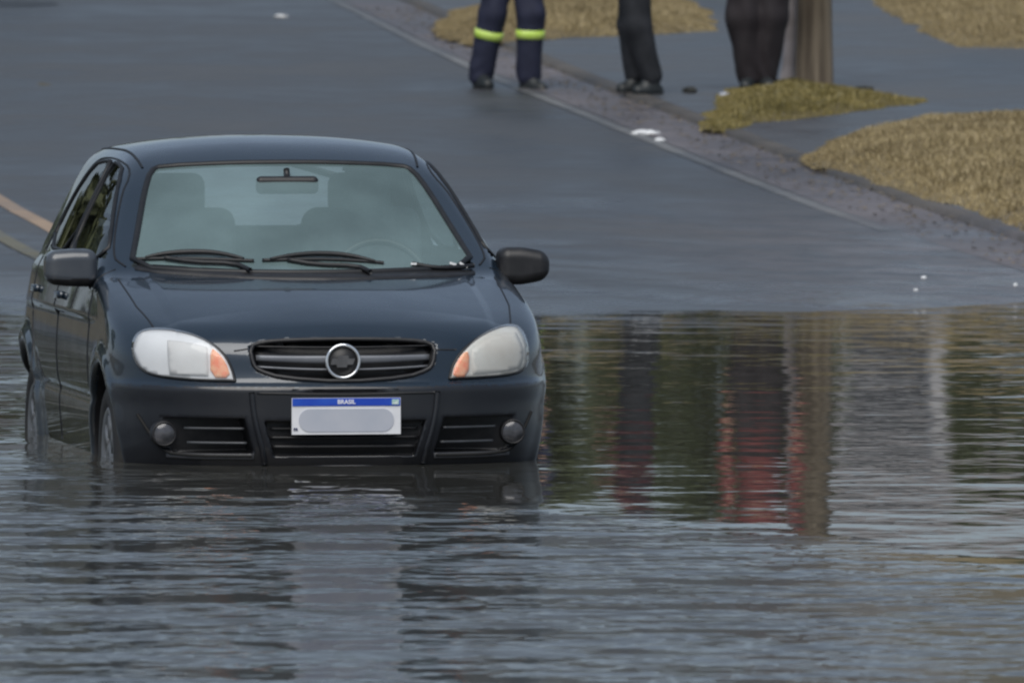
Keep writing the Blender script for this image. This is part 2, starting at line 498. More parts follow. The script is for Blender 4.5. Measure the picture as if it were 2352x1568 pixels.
def softplus(x, k): return np.log1p(np.exp(-np.abs(x) / k)) * k + np.maximum(x, 0)

def gz(y):
    y = np.asarray(y, float)
    z = 0.031 * (softplus(y - 52.7, 0.8) - softplus(y - 106.0, 4.0)) + 0.03 * (softplus(18.0 - y, 2.0) - softplus(-2.0 - y, 3.0))
    return z

RO = Vector((2.393, 69.009)); RD = Vector((-0.1466, 0.9892)); RN = Vector((RD.y, -RD.x)); BEND = 0.0011
def road(n, t):
    return RO + RN * (n + BEND * t * max(t, 0.0)) + RD * t
def road_coord(p):
    q = Vector((p[0], p[1])) - RO
    t = q.dot(RD)
    return q.dot(RN) - BEND * t * max(t, 0.0), t
def gxy(x, y):
    n, t = road_coord((x, y))
    fall = min(max((84.0 - y) / 16.0, 0.0), 1.0)
    fall = fall * fall * (3 - 2 * fall)
    return float(gz(y)) - 0.03 * fall * min(max(n + 2.4, 0.0), 2.4)

def at(px, py, dz=0.0):
    """point of the ground (raised by dz) seen at a place of the photograph, solved once to set the layout"""
    k = (py - YH) / FPX
    lo, hi = 12.0, 400.0
    for _ in range(60):
        m = 0.5 * (lo + hi)
        if CAMH - (gxy((px - 1176.0) / FPX * m, m) + dz) > k * m: lo = m
        else: hi = m
    return Vector(((px - 1176.0) / FPX * lo, lo, gxy((px - 1176.0) / FPX * lo, lo) + dz))

TS = np.concatenate([np.arange(-140, -30, 4.0), np.arange(-30, 60, 0.5), np.arange(60, 260, 5.0)])
def strip(name, ns, dz, m, ts=TS, kind='structure', hfun=None):
    vs, fs = [], []
    for t in ts:
        for n in ns:
            p = road(n, t)
            h = hfun(n, t) if hfun else 0.0
            vs.append((p.x, p.y, gxy(p.x, p.y) + dz + h + min(max((-n - .8) / 1.5, 0.1), 1) * (0.3 if n < -4 else 1) * (0.020 * math.sin(p.x * 2.1 + 0.7 * p.y) * math.sin(p.y * 0.9 - p.x) + 0.016 * math.sin(p.x * 5.3 + 1.3) * math.sin(p.y * 1.7 + 2.2 * p.x))))
    k = len(ns)
    for i in range(len(ts) - 1):
        for j in range(k - 1):
            fs.append((i * k + j, i * k + j + 1, (i + 1) * k + j + 1, (i + 1) * k + j))
    o = mesh_obj(name, vs, fs, m)
    if kind: o['kind'] = kind
    return o

GW, KW, KH = 0.50, 0.13, 0.035          # gutter width, kerb width, kerb height
strip('ground', [-180, -90, -40, -20, -11, -10, -5, 0, 0.5, 3, 7, 15, 40, 90, 180], -0.03, M['soil'])
strip('road', [-9.8, -7.5, -6, -5.4, -5.0, -4.6, -4, -3.3, -2.6, -2, -1.3, -.7, -.2, 0.3], 0.0, M['asphalt'])
strip('gutter', [0.06, 0.3, 0.06 + GW], 0.004, M['gutter'])
strip('pavement', [0.06 + GW + KW, 1.2, 2.5, 4.5, 7.0, 12.0], KH - 0.004, M['pavement'])
kb = strip('kerb', [0.06 + GW, 0.06 + GW + 0.012, 0.06 + GW + KW], 0.0, M['kerb'],
           hfun=lambda n, t: (-0.02 if n < 0.06 + GW + 0.005 else KH))
strip('white_edge_line', [-0.06, 0.04], 0.005, M['white_line'], TS[(TS > 1.4) & (TS < 140)])
y1 = road_coord(at(62, 495))[0]; y2 = road_coord(at(60, 575))[0]
strip('yellow_centre_line', [y1 - 0.055, y1 + 0.055], 0.005, M['yellow_line'])
strip('yellow_centre_line', [y2 - 0.05, y2 + 0.05], 0.005, M['yellow_faint'])
wv = [(-120, 6, WZ), (120, 6, WZ), (120, 75, WZ), (-120, 75, WZ)]
wo_ = mesh_obj('flood_water', wv, [(0, 1, 2, 3)], M['water']); wo_['kind'] = 'structure'

n_ = 900
dv, df = [], []
for k in range(n_):
    t_ = rng.uniform(-4, 34); nn = 0.06 + GW * rng.uniform(0.0, 1.05) ** 0.7
    p_ = road(nn, t_); a_ = rng.uniform(0, 6.28); l_ = rng.uniform(.008, .035)
    z_ = gxy(p_.x, p_.y) + .012
    c_, s_ = math.cos(a_) * l_, math.sin(a_) * l_
    b_ = len(dv)
    dv += [(p_.x - c_, p_.y - s_, z_), (p_.x + s_ * .5, p_.y - c_ * .5, z_ + .004), (p_.x + c_, p_.y + s_, z_ + rng.uniform(.0, .012)), (p_.x - s_ * .5, p_.y + c_ * .5, z_ + .006), (p_.x, p_.y, z_ + .010)]
    df += [(b_, b_ + 1, b_ + 4), (b_ + 1, b_ + 2, b_ + 4), (b_ + 2, b_ + 3, b_ + 4), (b_ + 3, b_, b_ + 4)]
o_ = mesh_obj('gutter_debris', dv, df, make_leaf('leaf_litter', (0.02, 0.016, 0.012), (0.20, 0.16, 0.11)), smooth=False)
tag(o_, 'scattered leaf bits and grit lying along the gutter', 'debris', kind='stuff')

# ------------------------------------------------------------------ grass verges
def px_fill(poly, step):
    """2-D points filling a polygon and the triangles between them"""
    P = [Vector(p) for p in poly]
    B = []
    for i, p in enumerate(P):
        q = P[(i + 1) % len(P)]
        n = max(1, int((q - p).length / step))
        B += [p.lerp(q, k / n) for k in range(n)]
    xs = [p.x for p in B]; ys = [p.y for p in B]
    gx, gy = np.meshgrid(np.arange(min(xs), max(xs), step), np.arange(min(ys), max(ys), step))
    gx = gx + (np.arange(gx.shape[0]) % 2)[:, None] * step * 0.5
    d = poly_sdf(gx, gy, [(p.x, p.y) for p in B])
    ins = d < -0.45 * step
    pts = B + [Vector((a, b)) for a, b in zip(gx[ins], gy[ins])]
    nb = len(B)
    vo, eo, fo, *_ = delaunay_2d_cdt(pts, [(i, (i + 1) % nb) for i in range(nb)], [], 1, 1e-6)
    return [Vector(v) for v in vo], fo, nb

def verge(name, label, pxpoly, mound, m, dens, blade=(0.015, 0.048), jag=0.10):
    W = [at(x, y, KH) for x, y in pxpoly]
    poly = [(p.x, p.y) for p in W]
    # a ragged outline
    out = []
    for i, p in enumerate(poly):
        q = poly[(i + 1) % len(poly)]
        L_ = math.hypot(q[0] - p[0], q[1] - p[1]); n = max(1, int(L_ / 0.35))
        for k in range(n):
            f = k / n
            out.append((p[0] + (q[0] - p[0]) * f + rng.normal() * jag * 0.4, p[1] + (q[1] - p[1]) * f + rng.normal() * jag))
    poly = out
    vo, fo, nb = px_fill(poly, 0.25)
    X = np.array([v.x for v in vo]); Y = np.array([v.y for v in vo])
    def height(X, Y):
        d = np.maximum(-poly_sdf(X, Y, poly), 0)
        return np.array([gxy(a, b) for a, b in zip(X, Y)]) + KH + mound * (1 - np.exp(-d / 0.5)) + 0.02 * np.sin(X * 4.1 + Y * 2.3) * np.minimum(d, 0.3) - 0.004 + 0.006 * (d > 0)
    Z = height(X, Y)
    base = mesh_obj(name, np.stack([X, Y, Z], 1), [tuple(f) for f in fo], M['thatch'])
    tag(base, label, 'grass', kind='stuff')
    x0, x1, yy0, yy1 = X.min(), X.max(), Y.min(), Y.max()
    n = int((x1 - x0) * (yy1 - yy0) * dens * 3.2)
    bx = rng.uniform(x0, x1, n); by = rng.uniform(yy0, yy1, n)
    k = poly_sdf(bx, by, poly) < 0.02
    bx, by = bx[k], by[k]
    bz = height(bx, by)
    n = len(bx)
    clump = 0.5 + 0.9 * (0.5 + 0.5 * np.sin(bx * 3.3 + 1.7 * np.sin(by * 2.1)) * np.sin(by * 2.7 + bx))
    edge = np.clip(-poly_sdf(bx, by, poly) / 0.35, 0.25, 1)
    h = rng.uniform(*blade, n) * clump * edge
    a = rng.uniform(0, 2 * np.pi, n)
    lean = rng.uniform(0.2, 1.0, n) * h
    la = rng.uniform(0, 2 * np.pi, n)
    wd = rng.uniform(0.003, 0.008, n)
    dx, dy = np.cos(a) * wd, np.sin(a) * wd
    v0 = np.stack([bx - dx, by - dy, bz - 0.01], 1); v1 = np.stack([bx + dx, by + dy, bz - 0.01], 1)
    v2 = np.stack([bx + np.cos(la) * lean + dx * .4, by + np.sin(la) * lean + dy * .4, bz + h], 1)
    v3 = np.stack([bx + np.cos(la) * lean - dx * .4, by + np.sin(la) * lean - dy * .4, bz + h], 1)
    V = np.stack([v0, v1, v2, v3], 1).reshape(-1, 3)
    F = np.arange(4 * n).reshape(n, 4)
    o = mesh_obj('grass_blades', V, F, m, base, smooth=False)
    return base

verge('grass_verge', 'large dry tan grass verge at the right edge beside the gutter',
      [(1838, 364), (1905, 335), (1960, 312), (2060, 294), (2130, 286), (2240, 296), (2352, 300), (2700, 310), (2900, 690), (2700, 620), (2352, 524), (2180, 470), (2000, 415)], 0.16, M['grass'], 900)
verge('grass_verge', 'small olive grass patch at the foot of the wooden pole',
      [(1600, 297), (1640, 238), (1680, 205), (1760, 190), (1850, 186), (1930, 203), (2010, 216), (2130, 232), (2010, 250), (1900, 262), (1760, 282), (1660, 297)], 0.07, M['grass_green'], 1100)
verge('grass_verge', 'narrow dry grass strip behind the legs of the standing people',
      [(1000, 62), (1040, 28), (1150, 5), (1300, -6), (1480, -8), (1590, 5), (1630, 45), (1640, 70), (1540, 78), (1400, 82), (1250, 90), (1120, 105), (1040, 92)], 0.12, M['grass'], 800)
verge('grass_verge', 'far dry grass lawn under the dark shrubs at the top right corner',
      [(1985, -8), (2060, 35), (2130, 75), (2200, 108), (2352, 112), (2700, 120), (2800, -60), (2500, -70), (2100, -40)], 0.08, M['grass'], 500)

# ------------------------------------------------------------------ vegetation and background beyond the frame (seen in the water and the car's paint)
def leaf_cloud(clumps, n, size):
    """leaf-sized quads through clump volumes; clumps = [(centre, (rx, ry, rz))]"""
    vol = np.array([r[0] * r[1] * r[2] for _, r in clumps]) ** (2 / 3)
    pick = rng.choice(len(clumps), n, p=vol / vol.sum())
    cs = np.array([c for c, _ in clumps])[pick]; rs = np.array([r for _, r in clumps])[pick]
    d = rng.normal(size=(n, 3)); d /= np.linalg.norm(d, axis=1)[:, None]
    rr = rng.uniform(0.35, 1.08, n) ** 0.6
    P = cs + d * rs * rr[:, None]
    a = rng.normal(size=(n, 3)); a /= np.linalg.norm(a, axis=1)[:, None]
    b = np.cross(a, rng.normal(size=(n, 3))); b /= np.linalg.norm(b, axis=1)[:, None]
    s = size * rng.uniform(0.6, 1.4, n)[:, None]
    V = np.stack([P - a * s, P + b * s * 0.6, P + a * s, P - b * s * 0.6], 1).reshape(-1, 3)
    return V, np.arange(4 * n).reshape(n, 4)

def tree(name, label, x, y, h, r, trunk_h, m, n=5000, leaf=0.13, group=None, cat='tree'):
    z0 = float(gz(y)) - 0.03
    root = empty(name, (x, y, z0))
    tag(root, label, cat, group)
    t = MB()
    tw = 0.035 * h + 0.03
    pts = [(rng.normal() * .03 * i, rng.normal() * .03 * i, trunk_h * 1.4 * i / 5) for i in range(6)]
    t.tube(pts, [tw * (1.3 if i == 0 else 1 - .12 * i) for i in range(6)], 9)
    for k in range(6):
        a = rng.uniform(0, 6.28); b = Vector(pts[3]).lerp(Vector(pts[5]), rng.uniform())
        e = b + Vector((math.cos(a) * r * .6, math.sin(a) * r * .6, (h - trunk_h) * rng.uniform(.2, .6)))
        t.tube([b, b.lerp(e, .5) + Vector((0, 0, .1)), e], [tw * .45, tw * .3, tw * .12], 6)
    t.build('trunk', M['bark'], root)
    cl = []
    for k in range(14):
        a = rng.uniform(0, 6.28); q = rng.uniform(0.1, 0.75) * r
        zz = rng.uniform(trunk_h + .15 * (h - trunk_h), h - .2 * (h - trunk_h))
        s = r * rng.uniform(.28, .5) * (1.1 - .5 * (zz - trunk_h) / (h - trunk_h))
        cl.append(((math.cos(a) * q, math.sin(a) * q, zz), (s, s, s * rng.uniform(.6, .9))))
    V, F = leaf_cloud(cl, n, leaf)
    mesh_obj('crown', V, F, m, root, smooth=False)
    return root

def shrub(label, x, y, h, r, m, n=3000, leaf=0.06, group='shrubs behind the pavement'):
    z0 = float(gz(y)) - 0.02
    root = empty('shrub', (x, y, z0))
    tag(root, label, 'shrub', group)
    st = MB()
    for k in range(5):
        a = rng.uniform(0, 6.28)
        st.tube([(0.1 * math.cos(a), .1 * math.sin(a), 0), (r * .4 * math.cos(a), r * .4 * math.sin(a), h * .7)], [.03, .012], 6)
    st.build('stem', M['bark'], root)
    cl = [((rng.uniform(-.55, .55) * r, rng.uniform(-.55, .55) * r, rng.uniform(.08, .8) * h), (r * rng.uniform(.4, .6),) * 2 + (h * rng.uniform(.2, .3),)) for k in range(12)]
    V, F = leaf_cloud(cl, n, leaf)
    mesh_obj('crown', V, F, m, root, smooth=False)
    return root

# shrubs whose feet show at the top right corner
p = at(2250, 14); shrub('dark shrub at the top right corner, the left one of two', p.x, p.y + 0.35, 1.6, 0.32, M['leaf'])
p = at(2330, 26); shrub('dark shrub touching the right edge of the lawn', p.x + .25, p.y + 0.4, 1.7, 0.42, M['leaf'])
# bush row beyond the pavement, mirrored in the calm water
for i, (x, y, h, r, ml) in enumerate([(0.2, 124, 3.5, .8, 'leaf'), (1.1, 122, 3.3, .75, 'leaf'), (1.9, 121, 3.4, .8, 'leaf'), (2.7, 120, 3.2, .6, 'leaf'), (5.0, 119, 2.0, .45, 'leaf_light'), (5.9, 118, 2.4, .6, 'leaf_light'), (6.8, 117, 2.7, .8, 'leaf')]):
    shrub('bush in the row beyond the pavement', x, y, h, r, M[ml], 3500, .08, 'bushes beyond the pavement')
# roadside tree far up the road, and the tall trees on the left that the doors mirror
tree('roadside_tree', 'small roadside tree far up the road', -5.1, 121, 3.6, 0.9, 1.6, M['leaf'], 3500, .1)
for i, (x, y, h, r) in enumerate([(-17, 96, 11, 4), (-22, 104, 12, 4.5), (-28, 112, 12, 5), (-33, 120, 13, 5), (-24, 128, 12, 5), (-19, 84, 9, 3.5), (-39, 132, 13, 5), (-21, 70, 8, 3.2)]):
    tree('tall_tree', 'tall dense tree on the far side of the road', x, y, h, r, 1.2, M['leaf_pale'], 7000, .32, 'trees on the left of the road')
# a far-off wood closing the view
cl = []
for x in np.arange(-90, 90, 2.4):
    up = 2.6 if -40 < x < -8 else 0.0
    for z_ in ((0, up) if up else (0,)):
        cl.append(((x + rng.normal(), 215 + rng.normal() * 4, 1.6 + z_ + rng.uniform(.8, 2.2)), (2.2, 2.5, rng.uniform(1.6, 2.6))))
V, F = leaf_cloud(cl, 26000, .35)
wood = mesh_obj('distant_wood', V, F, M['leaf'], smooth=False)
tag(wood, 'far-off low wood closing the road', 'wood', kind='stuff')
# pale house beyond the pavement
def house():
    x0, y0 = 4.55, 131.0
    z0 = float(gz(y0)) - 0.05
    root = empty('house', (x0, y0, z0))
    tag(root, 'pale single-storey house beyond the pavement', 'house')
    wl = MB(); wl.box((0, 0, 1.35), (3.0, 5, 2.7))
    wl.build('wall', mat('pale_render', (0.42, 0.42, 0.43), 0.8, noise=(2, (0.36, 0.35, 0.35), 0.4, 0.7)), root, False)
    rf = MB(); rf.add([(-1.8, -2.9, 2.6), (1.8, -2.9, 2.6), (1.8, 2.9, 2.6), (-1.8, 2.9, 2.6), (-1.8, 0, 3.4), (1.8, 0, 3.4)], [(0, 1, 5, 4), (2, 3, 4, 5), (0, 4, 3), (1, 2, 5), (0, 3, 2, 1)])
    rf.build('roof', mat('grey_tiles', (0.16, 0.15, 0.15), 0.8, noise=(5, (0.22, 0.2, 0.19), 0.4, 0.7)), root, False)
    fr = MB(); fr.box((-.6, -2.52, 1.5), (.9, .06, 1.0)); f_ = fr.build('window', M['grey_bar'], root, False)
    pn = MB(); pn.box((-.6, -2.56, 1.5), (.78, .03, .88)); pn.build('pane', M['fog_glass'], f_, False)
    dr = MB(); dr.box((.75, -2.52, 1.0), (.85, .06, 2.0)); dr.build('door', mat('brown_door', (0.12, 0.07, 0.04), 0.6, noise=(6, (0.15, 0.09, 0.05), 0.4, 0.7)), root, False)
house()

# ------------------------------------------------------------------ the car (local frame: x = u across, y = v from the front backwards, z up)
CAR_LOC = (-0.612, 45.0, 0.0)
CL = 3.79
car = empty('car', CAR_LOC, YAW)
tag(car, 'dark blue-grey hatchback standing hub-deep in the floodwater', 'car')
_cm = Matrix.Translation(CAR_LOC) @ Matrix.Rotation(YAW, 4, 'Z')
_ci = _cm.inverted()
CAM_L = _ci @ Vector((0, 0, CAMH))
def cray(p):
    """the line of sight of a photograph point in the car's frame (used once, to lay out panel edges on the body)"""
    k, l = (p[0] - 1176.0) / FPX, (p[1] - YH) / FPX
    q = _ci @ Vector((k * 45, 45, CAMH - l * 45))
    return CAM_L, (q - CAM_L).normalized()

T_hood = table([(-.05, .62), (0, .70), (.05, .742), (.1, .772), (.2, .815), (.35, .860), (.6, .912), (.95, .962), (1.15, .985), (1.6, .99), (2.6, 1.0), (3.2, 1.0), (3.55, .985), (3.75, .95), (3.85, .9)], 0.05)
T_G = table([(.1, .16), (.2, .085), (.25, .05), (.30, .020), (.36, .0), (.48, -.012), (.565, -.012), (.582, -.004), (.594, .014), (.62, .022), (.70, .035), (.74, .055), (.80, .12), (.9, .3), (1.1, .6)], 0.012)
T_W = table([(.1, .765), (.2, .782), (.28, .793), (.36, .800), (.44, .806), (.5, .806), (.56, .814), (.66, .818), (.76, .812), (.86, .800), (.95, .785), (1.1, .75), (1.5, .7)], 0.03)
T_R = table([(.1, .15), (.25, .05), (.4, 0.0), (.55, 0.0), (.62, .03), (.8, .06), (1.0, .09), (1.2, .2)], 0.02)
T_WC = table([(.8, .83), (.97, .785), (1.1, .728), (1.2, .682), (1.3, .632), (1.38, .590), (1.5, .52)], 0.03)
GRILLE = [(0, .752), (.2, .749), (.30, .742), (.345, .724), (.335, .66), (.315, .638), (.235, .612), (0, .596)]
GRILLE = GRILLE + [(-a, b) for a, b in GRILLE[-2:0:-1]]
LOWG = [(-.298, .452), (.298, .452), (.262, .325), (-.262, .325)]
MID = [(-.335, .565), (.335, .565), (.285, .285), (-.285, .285)]
FOG = [(.72, .462), (.37, .462), (.335, .335), (.60, .332), (.655, .355)]

def recess(u, v, z, poly, depth, vf, k=0.006):
    d2 = poly_sdf(u, z, poly)
    return np.maximum(d2, (v - vf - depth))

def fcar(u, v, z):
    u = np.abs(u)
    g = T_G(z)
    vf = v - g
    r = np.sqrt((v - .76)**2 + (z - .30)**2); r2 = np.sqrt((v - 3.20)**2 + (z - .30)**2)
    W = T_W(z) + .014 * np.exp(-((r - .372) / .04)**2) + .022 * np.exp(-((r2 - .372) / .04)**2)
    W = W - .006 * np.exp(-((z - .50) / .02)**2) * (v > .9)
    c = np.maximum(np.maximum((.60 - vf) / .60, (v + T_R(z) - (CL - .5)) / .5), 0)
    p = 2.35
    q = ((u / W)**p + c**p)**(1 / p)
    side = (q - 1) * .62
    cr = np.interp(v, [0.0, .33, 1.0, 1.2], [.10, .15, .06, .05])
    rise = .007 * np.clip((.60 - u + .02 * v) / .03, 0, 1) * np.clip((v - .05) / .1, 0, 1) * (v < 1.3)
    top = (z - (T_hood(v) - cr * u * u + rise)) * .93
    low = smax(top, side, .042)
    low = smax(low, .20 - z, .03)
    # cabin
    ws = (.955 + (z - .968) * 1.90 + .36 * u * u - v) * .46
    wc = T_WC(z) * (1 - .035 * (np.clip(np.abs(v - 2.15) - .3, 0, 2) / .8)**2)
    sd_ = (u - wc) * .9
    roof = z - (1.462 - .21 * np.clip(2.3 - v, 0, 3)**2 - .05 * np.clip(v - 2.4, 0, 3)**2 - .115 * u * u - .12 * u**4)
    rg = (v - (3.60 - (z - .98) * .95 - .25 * u * u)) * .7
    cab = smax(ws, sd_, .05)
    cab = smax(cab, roof, .06)
    cab = smax(cab, rg, .06)
    cab = smax(cab, .80 - z, .02)
    f = smin(low, cab, .022)
    # wheel arches
    for rr in (r, r2):
        f = smax(f, -np.maximum(rr - .345, .50 - u), .012)
    return f

def fcar_full(u, v, z):
    f = fcar(u, v, z)
    ua = np.abs(u)
    m = (v < .45)
    b = np.broadcast(u, v, z)
    if b.ndim == 3:
        j1 = int(np.searchsorted(np.asarray(v).ravel(), .45))
        vv = v[:, :j1, :]
        g = T_G(z)
        d_g = recess(ua, vv, z, GRILLE, .055, g + .02)
        d_l = recess(ua, vv, z, LOWG, .06, g)
        d_f = recess(ua, vv, z, FOG, .045, g + .16)
        d_m = recess(ua, vv, z, MID, .010, g)
        sub = f[:, :j1, :]
        for d, k in ((d_m, .008), (d_g, .008), (d_l, .008), (d_f, .008)):
            sub = smax(sub, -d, k)
        f[:, :j1, :] = sub
        return f
    g = T_G(z)
    fs = f
    for poly, dep, off, k in ((MID, .010, 0, .008), (GRILLE, .055, .02, .008), (LOWG, .06, 0, .008), (FOG, .045, .16, .008)):
        fs = smax(fs, -recess(ua, v, z, poly, dep, g + off), k)
    return np.where(m, fs, f)

def build_shell():
    h = .0105
    xs = (np.arange(-82, 82) + .5) * h
    ys = np.concatenate([np.arange(-.06, .62, .0085), np.arange(.62, 1.2, .012), np.arange(1.2, 3.92, .02)])
    zs = np.arange(.15, 1.52, .0095)
    half = xs[82:]
    F = fcar_full(half[:, None, None], ys[None, :, None], zs[None, None, :])
    F = np.concatenate([F[::-1], F], 0)
    V, Q = surface_nets(F, xs, ys, zs)
    V, Nn = project(fcar_full, V, 3, .008)
    return V, Q, Nn

SV, SQ, SN = build_shell()
BV = BVHTree.FromPolygons(SV.tolist(), SQ.tolist())

def hit(o, d, far=False):
    p, n, i, t = BV.ray_cast(o, d)
    if p is None:
        p, n, i, t = BV.find_nearest(o + d * 45.0)
    return p, n
def on_px(p): return hit(*cray(p))
def on_front(p): return hit(Vector((p[0], -1, p[1])), Vector((0, 1, 0)))
def on_side(sgn):
    return lambda p: hit(Vector((sgn * 2, p[0], p[1])), Vector((-sgn, 0, 0)))
def on_back(p): return hit(Vector((p[0], 6, p[1])), Vector((0, -1, 0)))
def on_top(p): return hit(Vector((p[0], p[1], 3)), Vector((0, 0, -1)))

def smooth_poly(poly, it=2, closed=True):
    P = [Vector(p) for p in poly]
    for _ in range(it):
        Q = []
        n = len(P)
        for i in range(n if closed else n - 1):
            a, b = P[i], P[(i + 1) % n]
            Q += [a.lerp(b, .25), a.lerp(b, .75)]
        if not closed: Q = [P[0]] + Q + [P[-1]]
        P = Q
    return P

def surf_n(p):
    P = np.array([p], float)
    g = grad(fcar_full, P)[0]
    return Vector(g).normalized()

def patch(name, poly, step, fn, off, m, parent, skirt=.012, it=2, bulge=0.0, usen=True):
    """a panel lying on the body: polygon in the drawing plane, cast onto the body, lifted by off, with edges"""
    P = smooth_poly(poly, it) if it else [Vector(p) for p in poly]
    vo, fo, nb = px_fill([(p.x, p.y) for p in P], step)
    dist = np.maximum(-poly_sdf(np.array([v.x for v in vo]), np.array([v.y for v in vo]), [(p.x, p.y) for p in P]), 0)
    dm = max(dist.max(), 1e-9)
    vs, ns = [], []
    for k, v in enumerate(vo):
        p, n = fn(v)
        n = surf_n(p)
        lift = off + bulge * (1 - (1 - dist[k] / dm)**2)
        vs.append(p + n * lift); ns.append(n)
    # face orientation
    fs = []
    for f in fo:
        a, b, c = [vs[i] for i in f[:3]]
        nn = (b - a).cross(c - a)
        fs.append(tuple(f) if nn.dot(ns[f[0]]) >= 0 else tuple(reversed(f)))
    # skirt along the boundary
    cnt = {}
    for f in fs:
        for i in range(len(f)):
            e = (f[i], f[(i + 1) % len(f)])
            cnt[tuple(sorted(e))] = cnt.get(tuple(sorted(e)), []) + [e]
    if skirt:
        low = {}
        for k, es in cnt.items():
            if len(es) == 1:
                a, b = es[0]
                for q in (a, b):
                    if q not in low:
                        low[q] = len(vs); vs.append(vs[q] - ns[q] * (off + skirt))
                fs.append((b, a, low[a], low[b]))
    o = mesh_obj(name, vs, fs, m, parent)
    return o

def rim_line(pts, fn, off=0.0, close=False, step=None):
    out = []
    P = [Vector(p) for p in pts]
    if step:
        Q = []
        n = len(P)
        for i in range(n if close else n - 1):
            a, b = P[i], P[(i + 1) % n]
            k = max(1, int((b - a).length / step))
            Q += [a.lerp(b, j / k) for j in range(k)]
        if not close: Q.append(P[-1])
        P = Q
    for p in P:
        q, n = fn(p)
        out.append(q + surf_n(q) * off)
    return out

# ---- glass openings
WSP = [(-.655, .985), (-.35, .972), (0, .968), (.35, .972), (.655, .985), (.60, 1.12), (.545, 1.26), (.505, 1.335), (.46, 1.352), (.2, 1.364), (0, 1.366), (-.2, 1.364), (-.46, 1.352), (-.505, 1.335), (-.545, 1.26), (-.60, 1.12)]
SW1 = [(1.25, 1.015), (1.7, 1.015), (2.135, 1.015), (2.135, 1.2), (2.13, 1.362), (1.98, 1.358), (1.84, 1.338), (1.55, 1.185)]
SW2 = [(2.20, 1.015), (2.92, 1.02), (2.86, 1.22), (2.66, 1.345), (2.40, 1.362), (2.20, 1.364)]
RWP = [(-.52, 1.06), (.52, 1.06), (.44, 1.34), (-.44, 1.34)]
fc = SV[SQ].mean(1)
fn_ = SN[SQ].mean(1)
U, Vv, Z = fc[:, 0], fc[:, 1], fc[:, 2]
hole_ws = (poly_sdf(U, Z, WSP) < -.004) & (Vv < 1.95) & (Z > .955) & (fn_[:, 1] < -.2)
hole_s1 = (poly_sdf(Vv, Z, SW1) < -.004) & (np.abs(U) > .45)
hole_s2 = (poly_sdf(Vv, Z, SW2) < -.004) & (np.abs(U) > .45)
hole_r = (poly_sdf(U, Z, RWP) < -.004) & (Vv > 2.9)
hole = hole_ws | hole_s1 | hole_s2 | hole_r
# ---- panels
r1 = np.sqrt((Vv - .76)**2 + (Z - .30)**2); r2 = np.sqrt((Vv - 3.2)**2 + (Z - .3)**2)
arch = ((r1 < .349) | (r2 < .349)) & (np.abs(fn_[:, 0]) < .8) & (np.abs(U) < .80) & (np.abs(U) > .45) | ((np.abs(U) < .55) & (np.abs(U) > .4) & (np.minimum(r1, r2) < .34) & (Z < .7) & (np.abs(fn_[:, 0]) > .5))
Fout = fcar(U, Vv, Z)
inrec = (Fout < -.014) & (Vv < .5)
dark = arch | inrec | (fn_[:, 2] < -.8) & (Z < .3)
HOODH = np.interp(np.abs(U), [0, .345, .36, .42, .60, .70, .75], [.748, .735, .716, .70, .783, .80, .80])
hood_u = np.interp(Vv, [.06, .3, .6, 1.0], [.66, .665, .70, .715])
is_hood = (Z > HOODH) & (np.abs(U) < hood_u) & (Vv < 1.06) & (Vv > .03) & (fn_[:, 2] > .25) & ~hole_ws & (Z < .99)
is_fb = (Z < .588) & (Vv < np.interp(Z, [.2, .59], [.42, .46])) | ((Z < .72) & (np.abs(U) < .40) & (Vv < .25) & ~is_hood)
is_d1 = (np.abs(U) > .44) & (Vv > 1.16) & (Vv < 2.17) & (Z > .27) & (Z < 1.36) & (np.abs(fn_[:, 0]) > .4) & (Z < np.interp(Vv, [1.16, 1.3, 1.85, 2.2], [.99, 1.06, 1.36, 1.4]))
is_d2 = (np.abs(U) > .44) & (Vv > 2.17) & (Vv < 3.0) & (Z > .27) & (Z < 1.36) & (np.abs(fn_[:, 0]) > .4) & (r2 > .375) & (Z < np.interp(Vv, [2.17, 2.7, 3.0], [1.4, 1.36, 1.0]))
is_rb = (Vv > 3.3) & (Z < .60) & (r2 > .40)
is_tg = (Vv > 3.05) & (np.abs(U) < .60) & (Z > .60) & (fn_[:, 1] > .3)
part = np.zeros(len(SQ), int)
for k, m_ in ((6, is_rb), (7, is_tg), (1, is_hood), (2, is_fb)): part[m_] = k
part[is_d1 & (U < 0)] = 3; part[is_d1 & (U > 0)] = 4
part[is_d2 & (U < 0)] = 5; part[is_d2 & (U > 0)] = 8
part[arch] = 0
part[hole] = -1
def sub_mesh(k, name, label=None):
    q = SQ[part == k]
    if not len(q): return
    ids, inv = np.unique(q, return_inverse=True)
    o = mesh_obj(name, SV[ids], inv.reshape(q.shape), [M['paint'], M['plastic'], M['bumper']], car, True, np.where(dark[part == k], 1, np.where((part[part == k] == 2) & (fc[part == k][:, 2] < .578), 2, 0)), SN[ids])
    return o
for k, nme in ((0, 'body'), (1, 'hood'), (2, 'front_bumper'), (6, 'rear_bumper'), (7, 'tailgate')):
    o = sub_mesh(k, nme)
doors = [sub_mesh(3, 'door'), sub_mesh(4, 'door'), sub_mesh(5, 'door'), sub_mesh(8, 'door')]
def handle(d, sg, v):
    b = MB(); p, n = on_side(sg)((v, .86)); b.box(p + Vector((sg * .008, 0, 0)), (.022, .16, .026)); b.build('door_handle', M['paint'], d)
handle(doors[0], -1, 2.02); handle(doors[1], 1, 2.02); handle(doors[2], -1, 2.86); handle(doors[3], 1, 2.86)

